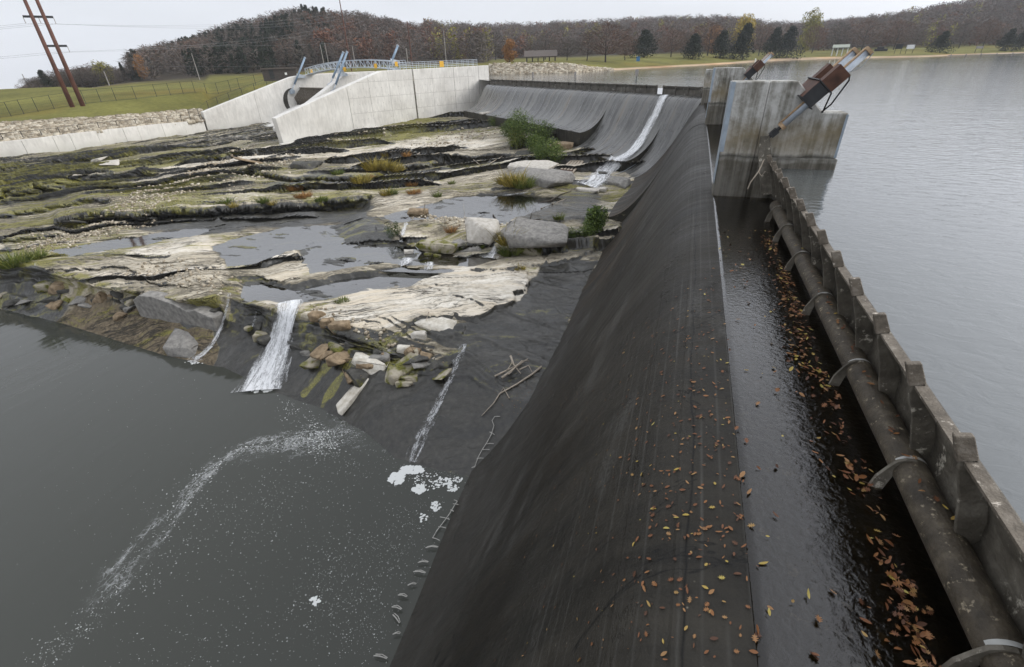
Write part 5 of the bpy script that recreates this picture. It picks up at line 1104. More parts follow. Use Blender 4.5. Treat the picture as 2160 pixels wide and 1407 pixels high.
t = MB(); p, rr, ff = vframe(1342, 150); p = p*[1, 1, 0]+UZ*zcol(1342, 128, 150); t.box(p+UZ*.35, (.9, .9, 1.0), [rr, ff, UZ]); t.box(p+UZ*.9, (1., 1., .12), [rr, ff, UZ]); tag(t.build('litter_bin', M['bluebin']), 'blue bin on the park lawn left of the lone cedar', 'bin')
import bmesh
def blob(name, c, size, mat, rot=0., seed=0, ex=.5, amp=.10, n=16, tilt=(0, 0)):
    """angular rock: convex hull of scattered points, facets subdivided and roughened"""
    r = np.random.default_rng(seed*13+int(abs(c[0])*10)+5); k = 15 if ex < .45 else 22; v = r.normal(0, 1, (k, 3)); v /= np.linalg.norm(v, axis=1)[:, None]
    v = np.sign(v)*np.abs(v)**(ex*.9); v = v/np.maximum(np.abs(v).max(1), .55)[:, None]*r.uniform(.8, 1.02, (k, 1)); v[:, 2] = np.clip(v[:, 2], -.95, .8+.15*r.random())
    bm = bmesh.new(); [bm.verts.new(p) for p in v*np.asarray(size)/2]; bmesh.ops.convex_hull(bm, input=bm.verts[:]); bmesh.ops.delete(bm, geom=[q for q in bm.verts if not q.link_faces], context='VERTS')
    bmesh.ops.dissolve_limit(bm, angle_limit=.18, verts=bm.verts[:], edges=bm.edges[:]); mn = min(size)
    bmesh.ops.bevel(bm, geom=bm.edges[:], offset=mn*.07, segments=1, affect='EDGES', profile=.5); bmesh.ops.triangulate(bm, faces=bm.faces[:])
    bmesh.ops.subdivide_edges(bm, edges=[e for e in bm.edges if e.calc_length() > mn*.25], cuts=3, use_grid_fill=True); bmesh.ops.triangulate(bm, faces=bm.faces[:])
    P = np.array([q.co[:] for q in bm.verts]); Fq = np.array([[q.index for q in f.verts] for f in (bm.verts.index_update() or bm.faces)]); bm.free()
    a = amp*mn*.55; P = P+np.stack([fbm(P[:, 0]*2.3/mn+P[:, 2]*2/mn+seed+j*9, P[:, 1]*2.3/mn+P[:, 2]*1.3/mn, 4, seed+j) for j in range(3)], -1)*2*a
    P[:, 2] += P[:, 0]*tilt[0]+P[:, 1]*tilt[1]; cs, sn = math.cos(rot), math.sin(rot); P = np.stack([P[:, 0]*cs-P[:, 1]*sn, P[:, 0]*sn+P[:, 1]*cs, P[:, 2]], -1)+c
    return mesh_np(name, P, Fq, mat, None, False, loc=c)
p = atD(1527, 133, Dof(at(1527, 133.5, ZL))+4); tag(blob('boulder', p+[0, 0, .2], (2.3, 1.8, 1.3), M['b_grey'], 0, 3), 'round grey boulder on the sandy shore below the cedar pair', 'boulder')
tag(MB().tube([atD(1593, 134, 225)-UZ*.6, atD(1594, 123.5, 225)], .2, 8).build('marker_post', M['white_p']), 'short white post on the far sandy shore', 'post')
t = MB(); p = atD(1858, 106.5, 265); rr = np.array([.97, -.24, 0]); t.box(p+UZ*.2, (4.4, 1.9, .9), [rr, np.array([.24, .97, 0]), UZ]); t.box(p+UZ*.9-rr*.3, (2.4, 1.7, .7), [rr, np.array([.24, .97, 0]), UZ]); b = t.build('parked_car', M['blk']); bevel(b, .2, 2); tag(b, 'black car parked left of the landing signs', 'car')
dkp = at(2085, 117, ZL); t = MB(); t.box(dkp+UZ*.35, (26, 2.2, .25), [np.array([.98, -.18, 0]), np.array([.18, .98, 0]), UZ])
for s_ in np.linspace(-12, 12, 6): t.box(dkp+np.array([.98, -.18, 0])*s_+UZ*.1, (.3, .3, 1.4))
tag(t.build('boat_dock', M['greypole']), 'long low boat dock at the far right shore', 'dock')
for px, py0, py1, wpx, lab in ((1124, 152.5, 166, 4, 'left of three upright markers standing in the lake'), (1213, 152, 167, 4.5, 'middle of three upright markers standing in the lake'), (1342, 147, 163, 7, 'right and widest of three markers standing in the lake')):
    p = at(px, py1 if px < 1300 else 168, ZL); D = Dof(p); z1 = zcol(px, py0, D); z0 = zcol(px, py1, D); t = thing('warning_marker', lab, 'marker', p, 'markers in the lake'); w_ = wpx/1323*D
    MB().box(np.array([p[0], p[1], (z0+z1)/2+.1]), (w_, .15, z1-z0-.1)).build('panel', M['greypole'], t); MB().tube([p-UZ*1.5, np.array([p[0], p[1]+.12, z1])], .06, 6).build('post', M['dark'], t)

# ================================================================== ROCKS ON THE SHELF
def rk(px, py, z, size, mat, label, rot=0, ex=.5, amp=.1, tilt=(0, 0), cat='boulder', name='boulder', n=18):
    P_ = hit(px, py)[0]; P_ = P_+[0, 0, size[2]*(.45 if 'perched' in label else .04 if cat == 'boulder' else .0)]
    tag(blob(name, P_, size, M[mat], rot, int(px) % 37, ex, amp, n, tilt), label, cat)
rk(1012, 503, -8.25, (3.0, 2.0, 1.35), 'b_pale', 'big smooth grey block perched on the ledge beside the small falls', .15, .38, .06, (0, .25), n=20)
rk(990, 525, -8.75, (2.2, 1.5, .5), 'b_grey', 'tilted dark slab with white edge under the big grey block', .3, .35, .07, (.12, .15), 'slab', 'rock_slab')
rk(965, 515, -8.75, (1.2, .9, .5), 'b_grey', 'small grey rock wedged left of the tilted slab', .9, .5, .1)
rk(925, 520, -8.9, (3.2, 1.5, .9), 'b_moss', 'long mossy boulder left of the big grey block', .05, .5, .12)
rk(905, 538, -9.05, (.8, .5, .4), 'b_moss', 'left of two small mossy stones below the long mossy boulder', .2, .5, .1); rk(924, 540, -9.05, (.7, .45, .35), 'b_moss', 'right of two small mossy stones below the long mossy boulder', .5, .5, .1)
rk(862, 533, -9.0, (.8, .45, .4), 'b_pale', 'small pale stone by the thin lip of the lower pool', .4, .5, .1)
rk(1120, 495, -8.75, (5.4, 3.6, 1.1), 'b_grey', 'broad pale slab with mossy flanks near the spillway toe', .1, .42, .10, (0, .12), 'slab', 'rock_slab', 26)
rk(1095, 525, -8.9, (3.6, 1.4, 1.2), 'b_moss', 'mossy green rock in front of the broad pale slab', .1, .6, .18)
rk(1122, 372, -7.7, (9.0, 4.5, 1.3), 'b_grey', 'large flat grey slab with a dark undercut edge', -.35, .36, .08, (0, .06), 'slab', 'rock_slab', 26)
rk(1118, 356, -7.25, (6.0, 3.4, 1.3), 'b_pale', 'pale domed rock lying on the large flat slab', -.3, .6, .1, (0, .1), n=22)
rk(1186, 312, -6.7, (3.6, 3.0, 1.6), 'b_brown', 'pinkish brown boulder beside the green bushes', .3, .65, .12)
rk(1297, 383, -8.1, (3.4, 2.0, .7), 'b_grey', 'flat grey slab just right of the white cascade', -.4, .4, .08, (0, .1), 'slab', 'rock_slab'); rk(1236, 402, -8.3, (2.6, 1.0, .5), 'b_pale', 'left of two flat stones below the cascade', -.2, .4, .1, (0, 0), 'slab', 'rock_slab'); rk(1262, 400, -8.3, (2.0, 1.0, .5), 'b_pale', 'right of two flat stones below the cascade', .1, .4, .1, (0, 0), 'slab', 'rock_slab'); rk(1272, 372, -7.9, (1.6, 1.3, .9), 'b_dark', 'wet dark boulder splitting the white cascade', .2, .6, .1)
rk(1110, 325, -7.0, (3.2, 1.8, .8), 'b_dark', 'dark rock below the green bushes', .2, .5, .12)
rk(535, 341, -7.75, (5.2, 2.2, .35), 'b_brown', 'tan slab tipped on edge over the far ledge', 1.15, .3, .05, (-.35, 0), 'slab', 'rock_slab')
rk(203, 338, -7.85, (3.2, 1.6, .5), 'b_pale', 'pale loose slab near the retaining wall', .3, .4, .1, (.2, 0), 'slab', 'rock_slab'); rk(230, 345, -7.9, (2.4, 1.4, .5), 'b_pale', 'smaller pale loose slab beside the one near the retaining wall', .8, .4, .1, (0, .2), 'slab', 'rock_slab')
rk(640, 352, -7.9, (4.6, 2.6, 1.2), 'b_dark', 'wet black rock at the head of the dark pool', .1, .5, .15)
rk(775, 772, -10.3, (2.5, .9, .75), 'b_white', 'chalky log shaped block lying above the apron', -.28, .42, .2, (-.08, .1), 'block', 'rock_block', 20); rk(828, 792, -10.35, (1.2, 1.0, .75), 'b_moss', 'stubby pale end block right of the log shaped block', -.1, .4, .12, (0, 0), 'block', 'rock_block')
rk(744, 832, -11.1, (.75, 2.3, .3), 'b_white', 'upright chalky slab leaning down the dark apron', -.42, .3, .14, (.0, .52), 'slab', 'rock_slab')
rk(850, 738, -10.0, (.75, .6, .55), 'b_white', 'white stone high on the crumbling bank', .3, .5, .12); rk(872, 745, -10.1, (.9, .7, .7), 'b_brown', 'brown stone next to the white one on the crumbling bank', .1, .5, .12); rk(898, 755, -10.2, (.6, .5, .6), 'b_brown', 'small ochre stone at the right of the crumbling bank', .2, .5, .12); rk(883, 710, -9.75, (.9, .6, .5), 'b_pale', 'pale cobble under the edge of the white ledge', .4, .5, .12)
rk(922, 684, -9.55, (2.2, 1.4, .5), 'b_white', 'low chalky ledge piece right of the white shelf', -.1, .5, .2, (0, .05), 'slab', 'rock_slab')
rk(668, 668, -9.6, (.9, .7, .6), 'b_brown', 'topmost ochre stone left of the white shelf', .1, .5, .12); rk(690, 683, -9.85, (.8, .6, .6), 'b_brown', 'ochre stone under the left end of the white shelf', .5, .5, .12); rk(720, 690, -9.9, (1.3, .8, .8), 'b_brown', 'larger ochre stone under the left end of the white shelf', .2, .5, .14)
rk(125, 610, -10.9, (1.5, 1.1, .9), 'b_brown', 'brown boulder at the foot of the far left ledge', .3, .55, .12); rk(100, 605, -10.9, (1.4, 1.0, .8), 'b_moss', 'green boulder at the foot of the far left ledge', .7, .55, .12)
rk(880, 448, -8.4, (2.0, 1.3, .7), 'b_brown', 'brown overhanging rock at the left end of the upper pool', .2, .5, .15)
# jumble of broken rock under the shelf edge
for i in range(64):
    px = RNG.uniform(-20, 960); k_ = [-20, 118, 300, 440, 550, 640, 740, 800, 900, 985]; ye_, ya_ = np.interp(px, k_, [557, 574, 612, 630, 641, 656, 690, 705, 742, 740]), np.interp(px, k_, [645, 637, 652, 690, 705, 745, 790, 806, 800, 800])
    if 575 < px < 625 or 465 < px < 490 or 285 < px < 450: continue
    q_ = RNG.uniform(.35, 1.05); P_ = hit(px, ye_+(ya_-ye_)*q_)[0]; sz_ = RNG.uniform(.35, 1.15); o = blob('broken_rock', P_-[0, 0, .05], (sz_*1.5, sz_, sz_*RNG.uniform(.4, .8)), M[['b_dark', 'b_grey', 'b_moss', 'b_brown', 'b_dark'][i % 5]], RNG.random()*3, 200+i, .42, .16, 12, (RNG.normal()*.15, RNG.normal()*.2))
    tag(o, 'broken angular rock in the jumble under the edge of the rock shelf', 'rock', 'broken rocks under the shelf edge')
# old concrete wall remnant on the left apron
_wa, _wb = at(290, 655, -10.55), at(455, 690, -10.55); d = (_wb-_wa)*[1, 1, 0]; L = np.linalg.norm(d); d /= L; nn = np.array([-d[1], d[0], 0])
tp = [(0, -1.2), (0, .75), (L*.12, 1.2), (L*.3, 1.28), (L*.55, 1.05), (L*.7, .72), (L*.8, .92), (L*.95, .65), (L, .6), (L, -1.2)]
b = MB().prism(tp, d, UZ, _wa, nn*.8).build('broken_wall', M['oldc']); bevel(b, .06, 2); b.data.materials[0] = M['b_grey']; tag(b, 'broken grey concrete wall stub above the left brown apron', 'wall')
rk(392, 722, -11.05, (2.5, 1.9, .6), 'b_grey', 'smooth pale slab at the right end of the left brown apron', .1, .3, .05, (0, .42), 'slab', 'rock_slab'); rk(255, 668, -11.0, (1.0, .7, .5), 'b_brown', 'small brown stone on the left brown apron', .2, .5, .12)
# gravel
pts = []; sz = []
for (ax_, ay_, bx_, by_, sp_, n_, z_) in ((60, 520, 290, 460, 12, 900, -8.8), (300, 440, 430, 370, 12, 500, -8.3), (240, 440, 330, 400, 10, 300, -8.4), (420, 365, 520, 320, 9, 350, -8), (480, 380, 640, 330, 12, 300, -8), (690, 300, 900, 272, 6, 350, -7.4), (640, 660, 900, 745, 12, 140, -9.6), (870, 455, 1050, 480, 8, 260, -8.4), (300, 560, 480, 610, 20, 260, -9.1), (880, 300, 1060, 270, 12, 300, -7)):
    for _ in range(n_):
        q = RNG.random(); x_, y_ = ax_+(bx_-ax_)*q+RNG.normal()*sp_*1.6, ay_+(by_-ay_)*q+RNG.normal()*sp_*.6; P = at(x_, y_, z_); h_ = down(P[0], P[1]); pts.append((P[0], P[1], h_+.03)); sz.append((.05+.22*RNG.random()**2.2)*min(1.5, max(.7, P[1]/35)))
tag(stones('rubble', pts, sz), 'loose pale rubble strewn along the rock ledges', 'rubble', kind='stuff')

# ================================================================== VEGETATION ON THE SHELF
def tuft(px, py, wd, ht, mat, label, z=None, n=90):
    P, _ = hit(px, py); r = RNG; a = r.random(n)*6.28; q = np.sqrt(r.random(n)); B = np.stack([np.cos(a)*q*wd*.38, np.sin(a)*q*wd*.3, np.zeros(n)], -1)
    d = np.stack([np.cos(a)*q*.7, np.sin(a)*q*.7, np.ones(n)], -1)+r.normal(0, .34, (n, 3)); L = (ht*.72*(.3+.8*r.random(n)))[:, None]; s = np.stack([-np.sin(a+1), np.cos(a+1), 0*a], -1)*wd*.014; droop = np.stack([np.cos(a)*q*.3, np.sin(a)*q*.3, -.15+0*a], -1)*L
    m_ = B+d*L*.6; e_ = B+d*L+droop; V = np.stack([B-s, B+s, m_+s*.7, m_-s*.7, e_], 1).reshape(-1, 3)+P; k = 5*np.arange(n)[:, None]
    Fq = np.concatenate([k+[0, 1, 2], k+[0, 2, 3], k+[3, 2, 4]]); tag(mesh_np('grass_tuft', V, Fq, M[mat], None, False, loc=P), label, 'grass tuft', 'grass tufts on the rock shelf')
TU = [(478, 432, 1.6, .9, 'tgreen', 'green tuft left of a small yellow one on the far left ledge'), (492, 437, 1.1, .6, 'tyellow', 'small bright yellow tuft beside a green one on the left ledge'), (556, 428, 1.3, .9, 'tgreen', 'olive tuft on the left ledge above the dark undercut'), (575, 432, 1.0, .5, 'tyellow', 'low yellow tuft right of the olive one'),
      (624, 400, 2.2, .8, 'torange', 'orange tuft above the long dark ledge'), (640, 416, 2.2, .6, 'torange', 'lower orange tuft above the long dark ledge'), (678, 424, 1.6, .6, 'tgreen', 'green tuft at the right end of the long dark ledge'), (712, 368, 1.6, .7, 'tgreen', 'greenish tuft on the upper ledge, left of the big yellow clump'), (645, 352, 1.2, .6, 'torange', 'small orange tuft by the wet black rock'),
      (790, 358, 3.0, 1.6, 'tyellow', 'largest yellow weed clump on the upper ledge'), (815, 358, 2.6, 1.3, 'tyellow', 'yellow weed clump right of the largest one'), (836, 360, 2.4, 1.1, 'tyellow', 'rightmost of the yellow weed clumps on the upper ledge'), (762, 385, 2.4, .9, 'tyellow', 'yellow tuft on the middle of the shelf'), (775, 378, 1.4, .8, 'torange', 'thin orange weed behind the mid shelf yellow tuft'),
      (814, 412, 1.3, .9, 'tyellow', 'yellow tuft touching a green one above the pale overhang'), (828, 410, 1.3, .8, 'tgreen', 'green tuft touching a yellow one above the pale overhang'), (868, 392, 1.5, .6, 'torange', 'small orange brown tuft right of centre'), (874, 408, 1.8, .5, 'torange', 'low tan tuft above the upper pool'), (922, 415, 1.1, .6, 'tgreen', 'small green tuft at the edge of the upper pool'), (953, 388, .9, .6, 'tgreen', 'lone green tuft behind the upper pool'),
      (951, 490, .95, .8, 'torange', 'bright orange tuft hanging on the small falls ledge'), (1083, 392, 2.6, 1.6, 'tyellow', 'tall yellow clump in front of the pale domed rock'), (1068, 388, 2.0, 1.5, 'tyellow', 'left part of the yellow clump in front of the domed rock'), (1104, 396, 2.2, 1.5, 'tgreen', 'green clump right of the tall yellow one'), (1070, 515, 1.5, 1.4, 'tyellow', 'yellow brown weeds left of the broad pale slab'), (1075, 538, 1.6, 1.1, 'tgreen', 'olive weeds below the broad pale slab'),
      (1170, 498, 1.4, 1.0, 'tyellow', 'yellow green tuft on the right of the broad pale slab'), (1178, 463, 1.0, .7, 'tgreen', 'small green plant behind the broad pale slab'), (1012, 525, .7, .5, 'tgreen', 'bright green sprig under the big grey block'), (958, 530, 1.2, .8, 'tgreen', 'green weeds on the long mossy boulder'), (858, 330, 1.2, .8, 'torange', 'thin rusty weed on the pale far ledge'), (812, 330, 1.0, .9, 'tyellow', 'thin yellow weed on the pale far ledge'),
      (1100, 440, .5, .3, 'tgreen', 'tiny plant standing in the upper pool'), (720, 636, 1.2, .25, 'tgreen', 'flat green weed left of the white shelf'), (1095, 568, 1.0, .35, 'tyellow', 'yellow green weed on the ochre ledge'), (80, 545, 1.5, .9, 'tgreen', 'dark green weeds at the far left edge of the shelf'), (30, 560, 2.4, 1.2, 'tgreen', 'larger dark weeds at the far left edge of the shelf')]
for px, py, wd, ht, mt, lab in TU: tuft(px, py, wd, ht, mt, lab, n=int(130+110*wd))
def bush(px, py, wd, ht, mat, label, n=1500, z=None):
    P, _ = hit(px, py); ht = ht*.72; v, f = leaf_crown(int(n*1.7), ht, wd, .03, .052*min(1.3, 2.0/ht), int(px) % 50, 'round', 14); o = mesh_np('bush', v+P, f, M[mat], None, False, loc=P); tag(o, label, 'bush', 'green bushes by the spillway')
bush(1075, 288, 3.2, 2.6, 'bush', 'leftmost dark bush of the row by the far spillway'); bush(1100, 292, 4.6, 4.0, 'bush', 'tallest bush of the row by the far spillway', 2200); bush(1092, 305, 3.4, 2.4, 'tgreen', 'yellowish bush in front of the tallest one'); bush(1146, 303, 3.8, 3.2, 'bush', 'rounded bush right of the tallest one', 1800)
bush(1128, 318, 3.2, 2.2, 'bush', 'low bush in the middle of the row'); bush(1165, 332, 3.6, 2.0, 'bush', 'lowest right bush of the row beside the brown boulder'); bush(1142, 330, 2.4, 1.5, 'bush', 'small bush below the rounded one'); bush(1046, 262, 3.2, 1.4, 'bush', 'small low bush left of the row under the far spillway', 700)
bush(1258, 484, 1.9, 2.0, 'bush', 'dark green bush hugging the raised spillway end', 1500); bush(1235, 498, 1.6, 1.1, 'bush', 'low green bush left of the one hugging the spillway', 800); bush(1205, 500, 1.3, .8, 'bush', 'small green bush between the pale slab and the spillway', 600)
for px, py, wd, ht, lab in ((825, 500, 1.5, 1.6, 'dark green moss curtain left of the small falls'), (838, 492, 1.0, 1.5, 'narrow moss curtain touching the small falls')):
    P, _ = hit(px, py); v, f = leaf_crown(900, ht*.62, wd*.8, .0, .04, 5, 'round', 8); v = v*[1, .5, 1]; tag(mesh_np('moss_curtain', v+P-[0, 0, .1], f, M['mossg'], None, False, loc=P), lab, 'moss')
#PART5
# ================================================================== FALLING WATER
def ribbon(path, widths, label, name='waterfall', lift=.05, sub=5, thin=0.):
    Pp = []; Wd = []
    for i in range(len(path)-1):
        for k in range(sub):
            q = k/sub; Pp.append((path[i][0]*(1-q)+path[i+1][0]*q, path[i][1]*(1-q)+path[i+1][1]*q)); Wd.append(widths[i]*(1-q)+widths[i+1]*q)
    Pp.append(path[-1]); Wd.append(widths[-1]); H = [hit(*p) for p in Pp]; C = np.array([h[0] for h in H]); Nn = np.array([h[1] for h in H])
    C[:, 2] = np.maximum.accumulate(C[::-1, 2])[::-1]
    for _ in range(4): C[1:-1] = .25*C[:-2]+.5*C[1:-1]+.25*C[2:]; Nn[1:-1] = .25*Nn[:-2]+.5*Nn[1:-1]+.25*Nn[2:]
    V = []; UV = []; ED = []; L = 0; m_ = 13
    for i in range(len(C)):
        d = C[min(i+1, len(C)-1)]-C[max(0, i-1)]; n_ = Nn[i]/np.linalg.norm(Nn[i]); s_ = np.cross(d, n_); s_ /= np.linalg.norm(s_)+1e-9
        if i: L += np.linalg.norm(C[i]-C[i-1])
        for j in range(m_):
            q = j/(m_-1)-.5; V.append(C[i]+s_*q*Wd[i]+n_*(lift+.05*math.cos(q*3.1)+.04*float(fbm(np.array(q*6+i*.1), np.array(L*2.), 3, 3)))); UV.append((q*Wd[i], L)); ED.append((abs(q)*2, thin+.15, 0, 1))
    o = mesh_np(name, V, grid_faces(len(C), m_), M['white'], None, True); set_uv(o, UV); set_attr(o, 'edge', np.array(ED)); return tag(o, label, 'waterfall')
ribbon([(612, 640), (609, 652), (603, 680), (590, 730), (570, 780), (548, 827)], [1.5, 1.6, 1.9, 2.3, 2.7, 3.1], 'widest white waterfall pouring over the shelf edge into the river', lift=.09, thin=-.07)
ribbon([(484, 622), (482, 645), (472, 685), (452, 725), (425, 752), (402, 767)], [.35, .4, .45, .5, .8, 1.2], 'narrow waterfall sliding down beside the broken grey wall', lift=.05, thin=.03)
ribbon([(976, 728), (966, 752), (957, 790), (935, 830), (905, 890), (866, 975)], [.8, .7, .5, .6, .9, .8], 'thin trickling waterfall on the dark apron near the spillway', lift=.03, thin=.06)
ribbon([(545, 640), (541, 660), (535, 690)], [.2, .25, .35], 'faint small trickle left of the widest waterfall', lift=.04, thin=.08)
ribbon([(1402, 203), (1395, 214), (1384, 240), (1366, 275), (1344, 312), (1318, 332), (1294, 342)], [1.1, 1.2, 1.4, 1.6, 1.8, 2.0, 2.3], 'white stream racing down the far curved spillway from the gap in the boards', lift=.10, thin=-.07)
ribbon([(1296, 341), (1283, 355), (1270, 372), (1258, 384), (1240, 397)], [1.8, 2.0, 2.2, 2.6, 3.2], 'foaming cascade tumbling over boulders below the white stream', 'cascade', lift=.25, thin=-.04)
ribbon([(1053, 488), (1049, 505), (1046, 525), (1034, 548)], [.5, .6, .7, 1.6], 'small falls right of the big grey block', lift=.10)
ribbon([(856, 474), (851, 492), (846, 514)], [.5, .55, .9], 'small falls beside the dark moss curtain', lift=.10)
ribbon([(884, 517), (880, 526)], [1.0, 1.3], 'little splash left of the long mossy boulder', 'cascade', lift=.06)
ribbon([(858, 550), (853, 562)], [1.0, 1.2], 'tiny white spill over the thin lip of the lower pool', 'cascade', lift=.06)
ribbon([(905, 558), (903, 570)], [.8, .9], 'rightmost tiny spill over the thin lip of the lower pool', 'cascade', lift=.06)
ribbon([(74, 552), (78, 570), (86, 592)], [.4, .35, .5], 'faint trickle in the dark corner at the far left', lift=.05, thin=.08)
ribbon([(1128, 404), (1090, 410), (1060, 414)], [.35, .35, .3], 'streak of white riffle entering the upper pool', 'cascade', lift=.03, thin=.05)
# foot splash and drifting foam
def veil(pts, wpx, label):
    P = [];
    for i in range(len(pts)-1):
        for k in range(8): q = k/8; P.append(at(pts[i][0]*(1-q)+pts[i+1][0]*q, pts[i][1]*(1-q)+pts[i+1][1]*q, ZP))
    P = np.array(P); 
    for _ in range(4): P[1:-1] = .25*P[:-2]+.5*P[1:-1]+.25*P[2:]
    V, UV, ED, L = [], [], [], 0
    for i in range(len(P)):
        d = P[min(i+1, len(P)-1)]-P[max(i-1, 0)]; s_ = np.array([-d[1], d[0], 0]); s_ /= np.linalg.norm(s_); L += np.linalg.norm(P[i]-P[i-1]) if i else 0; w_ = np.interp(i/(len(P)-1), np.linspace(0, 1, len(wpx)), wpx)
        for q in np.linspace(-.5, .5, 7): V.append(P[i]+s_*q*w_+[0, 0, .004]); UV.append((q*w_, L)); ED.append((max(abs(q)*2, abs(i/(len(P)-1)*2-1)**4), 0, 0, 1))
    o = mesh_np('foam_streak', V, grid_faces(len(P), 7), M['veil']); set_uv(o, UV); set_attr(o, 'edge', np.array(ED)); tag(o, label, 'foam', kind='stuff')
veil([(830, 905), (740, 915), (640, 930), (560, 940), (490, 957), (440, 992), (390, 1050), (330, 1120), (250, 1210), (150, 1340)], [4.2, 3.6, 2.4, 1.4, 1.2, 1.6, 2.0], 'thin curving streak of foam on the river, below the widest waterfall')
def flakes(P, size, ang, asp, name, label, z=ZP+.006):
    n = len(P); k = 7; a = np.linspace(0, 6.283, k, endpoint=False); r = .6+.7*RNG.random((n, k)); x = np.cos(a)*r*np.asarray(size)[:, None]; y = np.sin(a)*r*(np.asarray(size)*asp)[:, None]; c, s_ = np.cos(ang)[:, None], np.sin(ang)[:, None]
    V = np.stack([P[:, 0:1]+x*c-y*s_, P[:, 1:2]+x*s_+y*c, np.full((n, k), z)+RNG.random((n, 1))*.004], -1).reshape(-1, 3)
    return tag(mesh_np(name, V, np.arange(n*k).reshape(n, k), M['foam']), label, 'foam', kind='stuff')
FP_ = []; FS = []; FA = []; FR = []
def arc(pts, n, spread, s0, s1, asp=.5):
    pts = np.array(pts, float); d = np.r_[0, np.cumsum(np.hypot(*np.diff(pts, axis=0).T))]
    for _ in range(int(n*1.5)):
        q = RNG.random()*d[-1]; x, y = np.interp(q, d, pts[:, 0]), np.interp(q, d, pts[:, 1]); sp_ = spread if np.isscalar(spread) else np.interp(q/d[-1], np.linspace(0, 1, len(spread)), spread)
        x += RNG.normal()*sp_; y += RNG.normal()*sp_*.7; i = min(np.searchsorted(d, q), len(pts)-1); i = max(i, 1); a_, b_ = at(*pts[i-1], ZP), at(*pts[i], ZP)
        p = at(x, y, ZP); FP_.append(p); FS.append(RNG.uniform(s0, s1)*(RNG.random()**1.5+.25)*.42); FA.append(math.atan2(b_[1]-a_[1], b_[0]-a_[0])+RNG.normal()*.3); FR.append(asp*RNG.uniform(.6, 1.3))
arc([(830, 900), (740, 912), (640, 930), (560, 938), (490, 955), (440, 992), (390, 1050), (340, 1110)], 480, [22, 22, 14, 9, 8, 12, 22, 40], .03, .085)
arc([(600, 850), (640, 890), (700, 900)], 170, [10, 26, 26], .03, .09); arc([(650, 905), (700, 940), (660, 945)], 420, 16, .03, .09)
arc([(640, 1000), (420, 1120), (250, 1240), (160, 1340), (60, 1400)], 600, [70, 55, 40, 24, 20], .022, .055)
arc([(900, 1060), (820, 1180), (640, 1290), (480, 1360), (300, 1400)], 750, [60, 70, 90, 90, 80], .018, .045); arc([(960, 1010), (860, 1000), (740, 960), (600, 1040), (520, 1160)], 800, [18, 40, 60, 90, 90], .02, .05)
arc([(740, 1120), (700, 1190), (660, 1260), (720, 1340)], 350, 40, .02, .045); arc([(880, 1060), (800, 1220), (760, 1380)], 450, 34, .02, .045); arc([(300, 1000), (150, 1100)], 120, 120, .015, .035); arc([(500, 800), (250, 850), (60, 760)], 110, 60, .02, .04)
flakes(np.array(FP_), np.array(FS), np.array(FA), np.array(FR), 'foam', 'scattered white foam flecks drifting in arcs on the dark river')
FP_, FS, FA, FR = [], [], [], []
for cx_, cy_, rx, ry, n_, s_ in ((838, 1010, 16, 13, 60, .13), (868, 992, 26, 7, 60, .12), (884, 1032, 13, 7, 34, .12), (935, 1018, 18, 9, 40, .07), (955, 1030, 14, 8, 24, .06), (920, 1068, 10, 10, 30, .06), (962, 1012, 16, 6, 26, .05), (905, 1015, 30, 20, 60, .045), (665, 1268, 10, 8, 14, .07), (893, 1092, 8, 12, 14, .06), (548, 818, 30, 9, 130, .12), (410, 764, 20, 5, 24, .07)):
    for _ in range(n_):
        a = RNG.random()*6.28; q = math.sqrt(RNG.random()); p = at(cx_+math.cos(a)*rx*q, cy_+math.sin(a)*ry*q, ZP); FP_.append(p); FS.append(s_*RNG.uniform(.5, 1.2)); FA.append(a); FR.append(.8)
flakes(np.array(FP_), np.array(FS), np.array(FA), np.array(FR), 'foam_patch', 'thick white foam patches gathered at the foot of the thin waterfall', ZP+.014)

# ================================================================== DRIFTWOOD, BARS, GRATE
def stick(pts, r, mat, label, name='branch', cat='branch', lift=.06, group=None):
    P = []
    for i, p in enumerate(pts):
        h, n_ = hit(p[0], p[1]); P.append(h+n_*(lift+(p[2] if len(p) > 2 else 0)))
    rs = np.linspace(r, r*.35, len(P)); o = MB().tube(P, list(rs), 6).build(name, M[mat], None, True); return tag(o, label, cat, group)
stick([(1017, 878), (1042, 852), (1055, 832), (1090, 812), (1122, 790), (1143, 774)][::-1], .055, 'wood', 'long pale forked branch lying down the apron corner'); stick([(1075, 842), (1062, 820), (1048, 845)], .03, 'wood', 'thin curved twig beside the long forked branch')
for i, (q, r_, lab) in enumerate([([(1043, 798), (1080, 780), (1108, 763)], .05, 'upper pale stick of the small driftwood pile'), ([(1058, 803), (1085, 782), (1115, 758)], .07, 'thickest stick of the small driftwood pile'), ([(1078, 757), (1085, 775), (1100, 795)], .06, 'crooked dark stick across the driftwood pile'), ([(1075, 790), (1100, 770), (1120, 762)], .04, 'short stick in the middle of the driftwood pile'), ([(1098, 790), (1112, 778), (1118, 790)], .04, 'stubby stick at the right of the driftwood pile'), ([(1068, 795), (1078, 780), (1082, 768)], .03, 'thin upright stick in the driftwood pile')]): stick(q, r_, 'wood', lab, lift=.12+.05*i)
